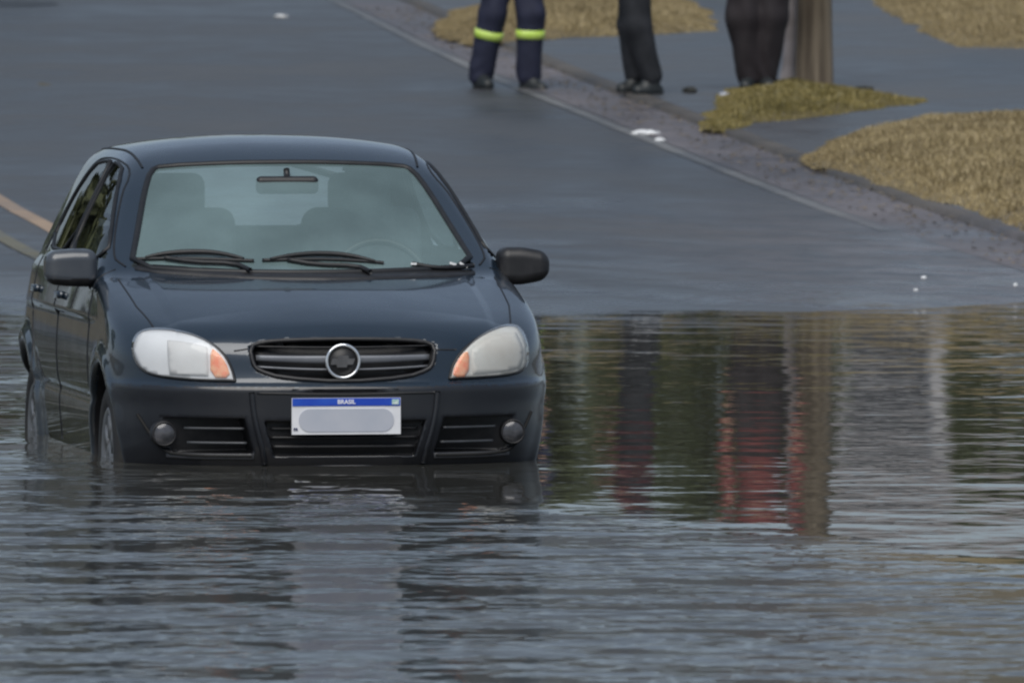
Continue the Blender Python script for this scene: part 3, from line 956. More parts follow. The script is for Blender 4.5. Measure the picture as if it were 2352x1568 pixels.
# ---- windows
wsh = patch('windscreen', WSP, .05, on_front, .002, M['windscreen'], car, 0, 1)
t = MB(); t.tube(rim_line(smooth_poly(WSP, 1), on_front, .001, True), .013, 8, True); t.build('windscreen_seal', M['seal'], wsh)
for sg in (-1, 1):
    for poly in (SW1, SW2):
        g = patch('side_window', poly, .06, on_side(sg), .002, M['side_glass'], car, 0, 1)
        t = MB(); t.tube(rim_line(smooth_poly(poly, 1), on_side(sg), .001, True, .05), .009, 6, True); t.build('window_seal', M['seal'], g)
g = patch('rear_window', RWP, .06, on_back, .002, M['rear_glass'], car, 0, 1)
t = MB(); t.tube(rim_line(smooth_poly(RWP, 1), on_back, .001, True, .05), .016, 6, True); t.build('window_seal', M['seal'], g)

# ---- panel gaps
gap = MB()
def gapline(pts, fn, r=.0042, close=False, step=.02): gap.tube(rim_line(pts, fn, -.0012, close, step), r, 6, close)
for sg in (-1, 1):
    fn = on_side(sg)
    gapline([(1.16, .30), (1.165, .6), (1.16, .98)], fn)
    gapline([(2.17, .30), (2.17, .7), (2.17, 1.0)], fn)
    gapline([(1.17, .28), (1.7, .272), (2.85, .275)], fn)
    gapline([(2.85, .28), (2.86, .45), (2.93, .62), (3.02, .78), (3.03, .98)], fn)
    gapline([(2.165, 1.03), (2.165, 1.36)], fn, .011)
    gapline(smooth_poly([(1.16, .99), (1.26, 1.03), (1.60, 1.225), (1.80, 1.345), (2.0, 1.372), (2.4, 1.378), (2.7, 1.36), (2.92, 1.25), (3.03, 1.0)], 2, False), fn, .005)
    gapline([(sg * .715, 1.04), (sg * .70, .6), (sg * .667, .34)], on_top)
    # roof ditch
    gapline(smooth_poly([(sg * .53, 1.80), (sg * .545, 2.0), (sg * .55, 2.4), (sg * .545, 2.8), (sg * .53, 3.1)], 2, False), on_top, .006)
gapline([(537, 806), (570, 801)], on_px, .004, False, 6); gapline([(1000, 803), (1048, 803)], on_px, .004, False, 6)
gapline([(590, 903), (700, 905), (800, 906), (1002, 901)], on_px, .005, False, 10)
def on_skin(p):
    """front of the body as it was before the openings were sunk into it"""
    vv = np.linspace(-.06, .7, 800)
    f = fcar(np.full(800, p[0]), vv, np.full(800, p[1]))
    i = int(np.argmax(f < 0))
    return Vector((p[0], vv[i], p[1])), None
def skinline(name, poly, r, m, close=True, it=1, off=.001):
    P = smooth_poly(poly, it, close); Q = []
    n = len(P)
    for i in range(n if close else n - 1):
        a, b = P[i], P[(i + 1) % n]; k = max(1, int((b - a).length / .012))
        Q += [a.lerp(b, j / k) for j in range(k)]
    if not close: Q.append(P[-1])
    t = MB(); t.tube([on_skin(p)[0] - Vector((0, off, 0)) for p in Q], r, 8, close)
    return t.build(name, m, car)
skinline('grille_surround', GRILLE, .0085, M['plastic'])
gap.build('panel_gap', M['seal'], car)

# ---- headlights
HL = [(537, 874), (538, 875), (536, 868), (531, 848), (516, 817), (490, 793), (450, 773), (400, 761), (350, 758), (320, 766), (307, 788), (310, 820), (325, 846), (352, 861), (410, 869), (470, 873)]
HR = [(1034, 869), (1033, 870), (1035, 862), (1040, 840), (1058, 811), (1090, 781), (1130, 759), (1168, 749), (1192, 755), (1206, 785), (1209, 822), (1203, 846), (1180, 859), (1110, 866)]
def scale_poly(poly, s, c=None):
    if c is None: c = (sum(p[0] for p in poly) / len(poly), sum(p[1] for p in poly) / len(poly))
    return [(c[0] + (p[0] - c[0]) * s, c[1] + (p[1] - c[1]) * s) for p in poly]
M['bulb'] = mat('headlight_bulb', (0.50, 0.51, 0.52), 0.25, 0.3, noise=(30, (0.62, 0.62, 0.6), 0.4, 0.7))
def headlight(poly, inner, turn, milky):
    h = patch('headlight', poly, 9, on_px, .004, M['lens_white'] if milky else M['reflector_dim'], car, .012, 2, .002)
    h['label'] = 'milky white headlight' if milky else 'greyish headlight'
    patch('reflector', inner, 9, on_px, .0105 if milky else .008, M['reflector'] if milky else M['reflector_dim'], h, .003, 1, .003)
    patch('turn_signal', turn, 6, on_px, .0085, M['amber'], h, .003, 1, .004)
    c = patch('lens_cover', poly, 9, on_px, .014, M['lens'], h, .012, 2, .004)
    t = MB(); t.tube(rim_line(smooth_poly(scale_poly(poly, 1.015), 2), on_px, .001, True), .006, 6, True)
    t.build('headlight_seal', M['seal'], h)
    return h
headlight(HL, [(386, 786), (388, 784), (430, 788), (476, 799), (478, 801), (480, 862), (478, 864), (394, 860), (391, 857)], [(484, 799), (503, 812), (520, 833), (531, 869), (484, 868)], True)
headlight(HR, [(1082, 806), (1084, 802), (1130, 772), (1180, 766), (1184, 767), (1199, 800), (1196, 838), (1186, 848), (1120, 858), (1086, 860), (1083, 858)], [(1038, 867), (1042, 842), (1060, 812), (1076, 806), (1074, 866)], False)

# ---- grille, emblem
gr = patch('grille', [(p[0], p[1]) for p in scale_poly(GRILLE, .97, (0, .674))], .03, on_front, .003, M['plastic'], car, .004, 1)
def fpt(u, z, lift=0.0):
    p, n = on_front((u, z)); return p + Vector((0, -lift, 0))
def hbar(ub, zf, hgt, name, m, parent, y_of, n=31, dep=.018):
    """a curved slat across an opening"""
    vs, fs = [], []
    us = np.linspace(-ub, ub, n) if not isinstance(ub, tuple) else np.linspace(ub[0], ub[1], n)
    for u in us:
        z = zf(u); y = y_of(u)
        hh = hgt(u) if callable(hgt) else hgt
        for dy, dz in ((dep, hh / 2), (.003, hh / 2), (0, hh / 4), (0, -hh / 4), (.003, -hh / 2), (dep, -hh / 2)):
            vs.append((u, y + dy, z + dz))
    for i in range(n - 1):
        for j in range(6):
            k = (j + 1) % 6
            fs.append((i * 6 + j, i * 6 + k, (i + 1) * 6 + k, (i + 1) * 6 + j))
    fs.append(tuple(range(5, -1, -1))); fs.append(tuple((n - 1) * 6 + j for j in range(6)))
    return mesh_obj(name, vs, fs, m, parent)
ygr = lambda u: .040 + .30 * u * u
hbar(.322, lambda u: .677 + .006 * (u / .3)**2, lambda u: .032 - .010 * abs(u) / .3, 'grille_bar', M['grey_bar'], gr, ygr)
hbar(.318, lambda u: .640 + .010 * (u / .3)**2, .009, 'grille_bar', M['grey_bar'], gr, lambda u: ygr(u) + .008)
hbar(.326, lambda u: .722 + .004 * (u / .3)**2, .006, 'grille_bar', M['plastic'], gr, lambda u: ygr(u) + .01)
EC = Vector((-.008, .018, .672))
em = MB(); em.lathe([(-.004, .0), (-.004, .055), (.02, .058)], 40, 'y', EC)
emb = em.build('emblem', M['plastic'], gr)
em = MB()
pr = [(0.006 * math.cos(a) , .0600 + .0058 * math.sin(a)) for a in np.linspace(0, 2 * math.pi, 13)]
em.lathe([(a - .006, r) for a, r in pr], 56, 'y', EC); em.build('emblem_ring', M['chrome'], emb)
bt = [(-.044, -.002), (-.040, .010), (-.018, .010), (-.016, .021), (.020, .021), (.022, .010), (.044, .010), (.040, -.002), (.036, -.012), (.016, -.012), (.014, -.022), (-.022, -.022), (-.024, -.012), (-.046, -.012)]
b = MB()
fr_ = [(EC.x + a, EC.y - .010, EC.z + c) for a, c in bt]; bk = [(EC.x + a, EC.y - .002, EC.z + c) for a, c in bt]
n_ = len(bt); b.add(fr_ + bk, [tuple(range(n_))[::-1]] + [(i, (i + 1) % n_, (i + 1) % n_ + n_, i + n_) for i in range(n_)])
b.build('emblem_badge', mat('dark_badge', (0.10, 0.10, 0.105), 0.4, 0.3, noise=(30, (0.13, 0.13, 0.135), 0.4, 0.7)), emb, False)

M['slat'] = mat('dark_grey_slat', (0.075, 0.08, 0.09), 0.4, 0.2, noise=(12, (0.05, 0.055, 0.06), 0.4, 0.7))
M['lip'] = mat('bumper_lip_grey', (0.05, 0.052, 0.058), 0.4, 0.0, noise=(12, (0.035, 0.037, 0.042), 0.4, 0.7))
# ---- lower grille, fog lamps
lg = hbar(.275, lambda u: .425, .010, 'lower_grille', M['plastic'], car, lambda u: .022 + .25 * u * u)
for z, hh in ((.392, .010), (.358, .012)):
    ww = .262 + (z - .325) / .127 * .036 - .006
    hbar(ww, lambda u, z=z: z, hh, 'grille_slat', M['plastic'], lg, lambda u: .022 + .25 * u * u)
for sg in (-1, 1):
    fcx, fcz = sg * .650, .403
    p, n = on_front((fcx, fcz))
    fy = p.y - .030
    b = MB()
    b.lathe([(fy + .05, .050), (fy + .004, .046), (fy, .041), (fy + .006, .039)], 32, 'y', (fcx, 0, fcz))
    fo_ = b.build('fog_lamp', M['plastic'], car)
    b = MB(); b.lathe([(fy + .006, .040), (fy + .001, .030), (fy - .002, .015), (fy - .003, .0005)], 32, 'y', (fcx, 0, fcz)); b.build('fog_lens', M['fog_glass'], fo_)
    for z, a0, a1 in ((.425, .37, .58), (.372, .36, .57)):
        a = (sg * a0, sg * a1) if sg > 0 else (-a1, -a0)
        hbar(a, lambda u, z=z: z, .009, 'bumper_slat', M['slat'], fo_, lambda u: on_front((u, .50))[0].y + .018, 15)
    t = MB()
    t.tube(rim_line(smooth_poly([(sg * .735, .470), (sg * .70, .41), (sg * .66, .345), (sg * .60, .324), (sg * .34, .324)], 2, False), on_front, .001), .006, 6)
    t.build('fog_lamp_trim', M['paint'], fo_)

for sg in (-1, 1):
    a = (.335, .64) if sg > 0 else (-.64, -.335)
    hbar(a, lambda u: .322 + .03 * max(0, abs(u) - .55), .022, 'bumper_lip', M['lip'], car, lambda u: on_front((u, .322))[0].y - .004, 21)
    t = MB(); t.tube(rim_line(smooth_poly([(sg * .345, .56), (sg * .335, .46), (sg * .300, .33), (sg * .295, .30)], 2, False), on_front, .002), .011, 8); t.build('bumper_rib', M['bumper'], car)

# ---- number plate
def plate():
    y = min(on_front((u, z))[0].y for u in (-.2, 0, .2) for z in (.42, .53)) - .012
    root_p = MB(); root_p.box((0, y, .472), (.404, .008, .134))
    pl = root_p.build('number_plate', M['plate_white'], car, False)
    b = MB(); b.box((0, y - .005, .524), (.400, .004, .028)); bl = b.build('plate_band', M['plate_blue'], pl, False)
    # plain grey pill added where the number is blurred out
    pts = []
    for cx, a0 in ((.135, -math.pi / 2), (-.135, math.pi / 2)):
        for k in range(13):
            a = a0 + math.pi * k / 12
            pts.append((cx + .042 * math.cos(a), .457 + .042 * math.sin(a)))
    n = len(pts)
    b = MB(); b.add([(u, y - .0065, z) for u, z in pts] + [(u, y - .003, z) for u, z in pts], [tuple(range(n))] + [(i, i + n, (i + 1) % n + n, (i + 1) % n) for i in range(n)])
    b.build('number_field', M['plate_grey'], pl, False)
    def word(s, loc, size, m, par, nm):
        cu = bpy.data.curves.new(nm, 'FONT'); cu.body = s; cu.size = size; cu.align_x = 'CENTER'; cu.align_y = 'CENTER'; cu.extrude = .0008; cu.offset = .0006
        to = bpy.data.objects.new(nm, cu); COL.objects.link(to)
        dg = bpy.context.evaluated_depsgraph_get()
        me = bpy.data.meshes.new_from_object(to.evaluated_get(dg))
        bpy.data.objects.remove(to)
        me.transform(Matrix.Translation(loc) @ Matrix.Rotation(math.pi / 2, 4, 'X'))
        me.materials.clear(); me.materials.append(m)
        o = bpy.data.objects.new(nm, me); COL.objects.link(o); o.parent = par
    word('BRASIL', (0, y - .0082, .524), .022, M['letter_white'], pl, 'plate_lettering')
    word('BR', (-.188, y - .0058, .424), .014, M['letter_dark'], pl, 'plate_lettering')
    b = MB(); b.box((.182, y - .0078, .524), (.026, .002, .019)); b.build('plate_flag', mat('flag_pale', (0.35, 0.55, 0.50), 0.4, noise=(90, (0.75, 0.8, 0.8), 0.42, 0.6)), pl, False)
plate()

# ---- wipers and cowl
cw = patch('cowl', [(306, 606), (500, 618), (700, 624), (900, 624), (1090, 620), (1092, 634), (900, 641), (700, 643), (500, 637), (310, 624)], 12, on_px, .004, M['plastic'], car, .006, 1)
def wiper(blade, bow, arm):
    b = MB(); b.tube(rim_line(smooth_poly(blade, 2, False), on_px, .010), .008, 6); wp = b.build('wiper', M['seal'], car)
    b = MB(); pts = rim_line(smooth_poly(bow, 2, False), on_px, .018)
    b.tube(pts, [.005 + .007 * math.sin(math.pi * i / (len(pts) - 1)) for i in range(len(pts))], 6); b.build('wiper_frame', M['seal'], wp)
    b = MB(); b.tube(rim_line(smooth_poly(arm, 1, False), on_px, .016), .010, 6); b.build('wiper_arm', M['seal'], wp)
wiper([(315, 600), (400, 598), (500, 601), (583, 604)], [(335, 600), (380, 591), (440, 587), (500, 589), (560, 603)], [(380, 600), (440, 610), (540, 613), (575, 630)])
wiper([(602, 603), (700, 600), (800, 602), (880, 609)], [(620, 604), (680, 594), (740, 591), (800, 595), (860, 609)], [(660, 604), (720, 616), (820, 619), (850, 634)])
b = MB(); b.tube(rim_line(smooth_poly([(945, 612), (1000, 622), (1050, 621), (1085, 616)], 2, False), on_px, .012), [.006] + [.011] * 30 + [.006], 6) if False else None
t = MB(); pts = rim_line(smooth_poly([(945, 612), (1000, 622), (1050, 621), (1085, 616)], 2, False), on_px, .012)
t.tube(pts, .010, 6); t.build('cowl_seal', M['seal'], cw)

# ---- mirrors
def mirror(sg, prof):
    """shell of a door mirror from a rounded box field"""
    c = np.array([sg * (.872 if sg < 0 else .852), 1.25, .985])
    def f(x, y, z):
        a = (x - c[0]) * sg
        hx = .098; hy = .07
        hz = .066 - .55 * np.clip(a + .02, 0, 1)**1.5 * (1.0 if sg > 0 else .5)
        zz = z - c[2] - .010 * a
        dx = np.abs(a) - hx + .04; dy = np.abs(y - c[1] + .35 * zz * 0) - hy + .04; dz = np.abs(zz) - hz + .035
        q = np.sqrt(np.maximum(dx, 0)**2 + np.maximum(dy, 0)**2 + np.maximum(dz, 0)**2) + np.minimum(np.maximum(dx, np.maximum(dy, dz)), 0) - .04
        # flat rear side where the glass sits
        return smax(q, (y - c[1] - .045), .008)
    h = .006
    xs = c[0] + np.arange(-20, 21) * h; ys = c[1] + np.arange(-16, 14) * h; zs = c[2] + np.arange(-14, 15) * h
    F = f(xs[:, None, None], ys[None, :, None], zs[None, None, :])
    V, Q = surface_nets(F, xs, ys, zs)
    V, Nn = project(f, V, 2, .004)
    low = (V[Q].mean(1)[:, 2] < c[2] - .042)
    o = mesh_obj('wing_mirror', V, Q, [M['mirror_shell'] if sg < 0 else M['plastic'], M['plastic']], car, True, low.astype(int), Nn)
    b = MB(); b.box((c[0], c[1] + .046, c[2] - .002), (.15, .004, .085)); b.build('mirror_glass', M['chrome'], o)
    b = MB()
    if sg < 0: b.tube([(sg * .80, 1.24, .925), (sg * .745, 1.25, .928), (sg * .69, 1.27, .945)], [.022, .024, .030], 10)
    else: b.tube([(sg * .79, 1.25, .945), (sg * .755, 1.255, .94), (sg * .70, 1.27, .955)], [.026, .022, .030], 10)
    b.build('mirror_arm', M['plastic'], o)
M['mirror_shell'] = mat('mirror_shell_grey', (0.050, 0.058, 0.072), 0.32, 0.1, 0.5, 0.5, noise=(9, (0.07, 0.078, 0.09), 0.4, 0.7))  # left shell only, its sky reflection painted in as a lighter grey
mirror(-1, None); mirror(1, None)

# ---- wheels
def wheel(sg, v):
    e = empty('wheel', (sg * .712, v, .285)); e.parent = car
    prof = [(-.07, .185), (-.082, .21), (-.084, .245), (-.074, .272), (-.05, .284), (-.03, .285), (0, .286), (.03, .285), (.05, .284), (.074, .272), (.084, .245), (.082, .21), (.07, .185)]
    b = MB(); b.lathe(prof, 64, 'x'); b.build('tyre', M['tyre'], e)
    b = MB()
    b.lathe([(sg * .055, .0), (sg * .074, .02), (sg * .078, .05), (sg * .066, .07), (sg * .060, .09)], 48, 'x')
    b.lathe([(sg * .058, .150), (sg * .074, .165), (sg * .080, .182), (sg * .074, .194), (sg * .05, .196)], 48, 'x')
    for k in range(7):
        a = 2 * math.pi * k / 7
        rot = Matrix.Rotation(a, 3, 'X')
        b.box(rot @ Vector((sg * .064, 0, .12)), (.02, .062, .085), rot)
    b.build('hubcap', M['hubcap'], e)
    b = MB(); b.lathe([(sg * .04, .0), (sg * .04, .19)], 40, 'x'); b.build('brake_disc', M['plastic'], e)
    return e
for sg in (-1, 1):
    for v in (.76, 3.20): wheel(sg, v)

# ---- interior
def rbox(name, c, half, r, m, parent=car, rot=None, h=.02):
    c = np.array(c)
    def f(x, y, z):
        y2, z2 = y - c[1], z - c[2]
        if rot: y2, z2 = y2 * math.cos(rot) + z2 * math.sin(rot), -y2 * math.sin(rot) + z2 * math.cos(rot)
        q = [np.abs(x - c[0]) - half[0] + r, np.abs(y2) - half[1] + r, np.abs(z2) - half[2] + r]
        return np.sqrt(sum(np.maximum(a, 0)**2 for a in q)) + np.minimum(np.maximum(np.maximum(q[0], q[1]), q[2]), 0) - r
    ext = max(half) + .06
    ax = [np.arange(c[i] - ext, c[i] + ext, h) for i in range(3)]
    V, Q = surface_nets(f(ax[0][:, None, None], ax[1][None, :, None], ax[2][None, None, :]), *ax)
    V, Nn = project(f, V, 2, .01)
    return mesh_obj(name, V, Q, m, parent, True, None, Nn)
for sg in (-1, 1):
    s = rbox('front_seat', (sg * .36, 2.10, .86), (.23, .075, .33), .06, M['fabric'], car, -.2)
    rbox('headrest', (sg * .36, 2.20, 1.235), (.12, .05, .085), .045, M['fabric'], s, -.1)
    rbox('seat_cushion', (sg * .36, 1.85, .50), (.24, .26, .09), .06, M['fabric'], s)
rbox('rear_seat', (0, 2.95, .80), (.60, .08, .30), .06, M['fabric'], car, -.25)
db = patch('dashboard', [(-.66, 1.10), (.66, 1.10), (.66, 1.32), (-.66, 1.32)], .08, lambda p: (Vector((p[0], p[1], .955 - .10 * max(0, p[1] - 1.22))), None), 0.0, M['plastic'], car, .25, 0) if False else rbox('dashboard', (0, 1.32, .86), (.66, .20, .10), .05, M['plastic'])
b = MB()
tv, tf = [], []
sc_ = Vector((.36, 1.60, .90)); ax1 = Vector((1, 0, 0)); ax2 = Vector((0, .42, .907))
b.tube([sc_ + ax1 * .185 * math.cos(a) + ax2 * .185 * math.sin(a) for a in np.linspace(0, 2 * math.pi, 36)[:-1]], .015, 8, True)
b.tube([sc_ - ax1 * .18, sc_, sc_ + ax1 * .18], .022, 8); b.tube([sc_, sc_ - ax2 * .18], .022, 8)
b.build('steering_wheel', M['plastic'], car)
rm = rbox('rear_view_mirror', (.0, 1.60, 1.285), (.12, .022, .034), .02, M['plastic'], car, 0, .008)
b = MB(); b.tube([(0, 1.60, 1.31), (0, 1.62, 1.345)], .012, 8); b.build('mirror_stalk', M['plastic'], rm)
# tiny white boxes added to stand for bright glints on the cowl
for i, (px_, py_, sx) in enumerate([(950, 614, .022), (1040, 614, .026), (1064, 617, .034)]):
    p, n = on_px((px_, py_))
    q = _cm @ (p + Vector((0, -.004, .014)))
    b = MB(); b.box((0, 0, 0), (sx, .02, .008), Matrix.Rotation(.3 * i, 3, 'Y'))
    o = b.build('paper_scrap', M['litter'], None, False); o.location = q
    tag(o, ['tiny white scrap on the cowl below the windscreen, the left one', 'tiny white scrap on the cowl beside the windscreen corner, the middle one', 'wider tiny white scrap at the windscreen corner near the right mirror'][i], 'litter', 'white scraps on the cowl')

# ------------------------------------------------------------------ people (local frame: x right as seen from the camera, y away from it, z up)
def capsule_mesh(name, caps, mats, parent, h=.012, k=.02, cut=None, fold=None, midx=None):
    """caps = [(a, b, ra, rb)] joined smoothly into one surface; cut(x, y, z, f) trims it"""
    lo = np.min([np.minimum(c[0], c[1]) - max(c[2], c[3]) for c in caps], 0) - .05
    hi = np.max([np.maximum(c[0], c[1]) + max(c[2], c[3]) for c in caps], 0) + .05
    ax = [np.arange(lo[i], hi[i] + h, h) for i in range(3)]
    def dist(c, x, y, z):
        a, b = np.array(c[0], float), np.array(c[1], float)
        d = b - a; L2 = max((d * d).sum(), 1e-9)
        t = np.clip(((x - a[0]) * d[0] + (y - a[1]) * d[1] + (z - a[2]) * d[2]) / L2, 0, 1)
        return np.sqrt((x - a[0] - d[0] * t)**2 + (y - a[1] - d[1] * t)**2 + (z - a[2] - d[2] * t)**2) - (c[2] + (c[3] - c[2]) * t)
    F = np.full([len(a) for a in ax], 1.0)
    for c in caps:
        r = max(c[2], c[3]) + 3 * k
        l = np.minimum(c[0], c[1]) - r; u = np.maximum(c[0], c[1]) + r
        s = [slice(max(0, int((l[i] - lo[i]) / h)), max(1, int((u[i] - lo[i]) / h) + 2)) for i in range(3)]
        x, y, z = ax[0][s[0]][:, None, None], ax[1][s[1]][None, :, None], ax[2][s[2]][None, None, :]
        kk = c[4] if len(c) > 4 else k
        F[s[0], s[1], s[2]] = smin(F[s[0], s[1], s[2]], dist(c, x, y, z), kk)
    x, y, z = ax[0][:, None, None], ax[1][None, :, None], ax[2][None, None, :]
    if fold: F = F + fold(x, y, z)
    if cut: F = cut(x, y, z, F)
    V, Q = surface_nets(F, *ax)
    # relax a little
    for _ in range(2):
        acc = np.zeros_like(V); cn = np.zeros(len(V))
        for i in range(4):
            np.add.at(acc, Q[:, i], V[Q[:, (i + 1) % 4]]); np.add.at(cn, Q[:, i], 1)
        V = V * .5 + .5 * acc / np.maximum(cn, 1)[:, None]
    mi = midx(V[Q].mean(1)) if midx else None
    return mesh_obj(name, V, Q, mats, parent, True, mi)

def T3(*a): return np.array(a, float)

def hand_caps(wr, d, side):
    """palm, four fingers and a thumb, hanging from the wrist along d"""
    d = d / np.linalg.norm(d)
    a = np.cross(d, T3(0, 0, 1.0) if abs(d[2]) < .9 else T3(1.0, 0, 0)); a /= np.linalg.norm(a)
    b = np.cross(d, a)
    pc = wr + d * .09
    caps = [(wr, wr + d * .05, .026, .03, .012)]
    for i, (o, ln) in enumerate(((-.03, .068), (-.010, .078), (.011, .073), (.030, .058))):
        k0 = pc + a * o
        caps.append((wr + d * .03 + a * o * .6, k0, .017, .013, .010))
        k1 = k0 + d * ln * .5 + b * .006; k2 = k1 + d * ln * .5 * .8 + b * .022
        caps.append((k0, k1, .0095, .0085, .004)); caps.append((k1, k2, .0085, .007, .004))
    t0 = wr + d * .03 - a * .03 * side; t1 = t0 + d * .035 - a * .03 * side + b * .01; t2 = t1 + d * .03 + b * .012 - a * .004 * side
    caps += [(t0, t1, .014, .011, .008), (t1, t2, .010, .008, .004)]
    return caps

skin = mat('skin', (0.32, 0.19, 0.12), 0.5, noise=(12, (0.27, 0.155, 0.10), 0.4, 0.7))
def head_caps(c, f):
    """skull, jaw, nose, ears, lips around the head centre, facing f"""
    f = f / np.linalg.norm(f); s = np.cross(f, T3(0, 0, 1.0)); z = T3(0, 0, 1.0)
    caps = [(c - f * .02 + z * .03, c + f * .015 + z * .035, .088, .080), (c + f * .02 - z * .02, c + f * .045 - z * .075, .068, .040),
            (c + f * .088 + z * .015, c + f * .106 - z * .018, .009, .014, .010), (c + f * .083 - z * .053 - s * .018, c + f * .083 - z * .053 + s * .018, .009, .009, .008),
            (c + f * .075 + z * .034 - s * .05, c + f * .075 + z * .034 + s * .05, .012, .012, .014)]
    for q in (-1, 1): caps.append((c + s * q * .083 + z * .015, c + s * q * .083 - z * .025, .016, .011, .008))
    return caps

def person(name, label, base, J, mats, facing, trouser_r, shirt_r=1.0, band=None, boots=True, fold_amp=.006, hair=None, helmet=None):
    """J: joints. trousers, top and shoes are separate garments over one continuous body"""
    root = empty(name, base)
    tag(root, label, 'person')
    f = T3(*facing); f /= np.linalg.norm(f)
    P = {k: T3(*v) for k, v in J.items()}
    body = [(P['pelvis'], P['chest'], .105, .12), (P['chest'], P['neck'], .11, .05), (P['neck'], P['head'] - T3(0, 0, .05), .052, .052)]
    body += head_caps(P['head'], f)
    for s in 'LR':
        body += [(P['neck'] - T3(0, 0, .03), P['sh' + s], .06, .055), (P['sh' + s], P['el' + s], .048, .038), (P['el' + s], P['wr' + s], .037, .025)]
        body += hand_caps(P['wr' + s], P['wr' + s] - P['el' + s], 1 if s == 'L' else -1)
        body += [(P['pelvis'], P['hip' + s], .10, .085), (P['hip' + s], P['kn' + s], .075, .052), (P['kn' + s], P['an' + s], .05, .036), (P['an' + s], P['an' + s] * .6 + P['toe' + s] * .4, .034, .022)]
    bd = capsule_mesh('body', body, skin, root, .0085, .018)
    # eyes
    s_ = np.cross(f, T3(0, 0, 1.0))
    for q in (-1, 1):
        c = P['head'] + f * .082 + T3(0, 0, .016) + s_ * q * .031
        e = MB(); e.lathe([(-.010, .001), (-.006, .008), (0, .010), (.006, .008), (.010, .001)], 10, 'z', c)
        e.build('eye', eyem, bd)
    # trousers
    tr = [(P['pelvis'] + T3(0, 0, .08), P['pelvis'], .125, .13)]
    for s in 'LR':
        rr = trouser_r
        tr += [(P['pelvis'], P['hip' + s], .12, .105), (P['hip' + s], P['kn' + s], rr[0], rr[1]), (P['kn' + s], P['an' + s] + T3(0, 0, .0), rr[1], rr[2])]
        if len(rr) > 3: tr.append((P['an' + s], P['an' + s] - T3(0, 0, .02), rr[2], rr[3]))
    am = fold_amp
    def fold(x, y, z):
        return am * (.8 * np.sin(z * 29 + 5 * np.sin(x * 13 + y * 9) + 3 * np.sin(z * 7 + x * 5)) * (.25 + .75 * np.clip((.45 - z) / .35, 0, 1)) * (.5 + .5 * np.sin(x * 21 + z * 5)) + .7 * np.sin(x * 40 + z * 6 + 2 * np.sin(z * 9)))
    capsule_mesh('trousers', tr, mats['trousers'], root, .0095, .03, fold=fold)
    if band:
        b_ = []
        for s in 'LR':
            d = P['an' + s] - P['kn' + s]; t0 = band
            c = P['kn' + s] + d * t0; u = d / np.linalg.norm(d)
            r = trouser_r[1] + (trouser_r[2] - trouser_r[1]) * t0 + .006
            bm = MB()
            sx = np.cross(u, T3(0, 1.0, 0)); sx /= np.linalg.norm(sx); sy = np.cross(u, sx)
            vs, fs = [], []
            n = 40
            for k in range(n):
                a = 2 * math.pi * k / n
                w = 1 + .04 * math.sin(3 * a) 
                o = (sx * math.cos(a) + sy * math.sin(a)) * r * w
                for (q, rr_) in ((-.03, .97), (-.028, 1.02), (.028, 1.02), (.03, .97)):
                    vs.append(tuple(c + o * rr_ + u * q))
            for k in range(n):
                l = (k + 1) % n
                for j in range(3): fs.append((k * 4 + j, l * 4 + j, l * 4 + j + 1, k * 4 + j + 1))
            mesh_obj('reflective_band', vs, fs, mats['band'], root)
    # top
    sh = [(P['pelvis'] + T3(0, 0, .03), P['chest'], .135 * shirt_r, .15 * shirt_r), (P['chest'], P['neck'] - T3(0, 0, .05), .145 * shirt_r, .075)]
    for s in 'LR':
        sh += [(P['neck'] - T3(0, 0, .07), P['sh' + s], .075, .072), (P['sh' + s], P['el' + s], .066, .055), (P['el' + s], P['wr' + s] * .9 + P['el' + s] * .1, .054, .042)]
    capsule_mesh('jacket', sh, mats['top'], root, .0105, .035, fold=lambda x, y, z: .005 * np.sin(z * 31 + 4 * x) * np.sin(x * 23 + y * 31))
    # shoes
    for s in 'LR':
        a, t = P['an' + s], P['toe' + s]
        hd = (t - a) * T3(1, 1, 0); hd = hd / max(np.linalg.norm(hd), 1e-6)
        heel = T3(a[0], a[1], t[2]) - hd * .045
        sc = [(a + T3(0, 0, .04), T3(a[0], a[1], t[2] + .02), .058, .058), (heel, heel + hd * .08, .050, .050), (heel + hd * .06, t, .052, .046), (a - T3(0, 0, .02), t - hd * .05 + T3(0, 0, .01), .054, .048)]
        zb = t[2] - .036
        capsule_mesh('boot' if boots else 'shoe', sc, [mats['shoe'], mats['sole']], root, .008, .02, cut=lambda x, y, z, F, zb=zb: smax(F, zb - z, .006),
                     midx=lambda c, zb=zb: (c[:, 2] < zb + .014).astype(int))
    # hair or helmet
    hc = P['head']
    if helmet is not None:
        hb = [(hc + T3(0, 0, .05) - f * .01, hc + T3(0, 0, .06) + f * .01, .112, .112)]
        o = capsule_mesh('helmet', hb, helmet, root, .009, .02, cut=lambda x, y, z, F: smax(F, hc[2] + .02 - z, .01))
    else:
        hb = [(hc + T3(0, 0, .045) - f * .025, hc + T3(0, 0, .05), .097, .09), (hc - f * .05, hc - f * .06 - T3(0, 0, .05), .07, .05)]
        o = capsule_mesh('hair', hb, hair, root, .009, .02, cut=lambda x, y, z, F: smax(F, (x - hc[0]) * f[0] + (y - hc[1]) * f[1] - .055 + (.03 - (z - hc[2])) * .9, .01))
    return root

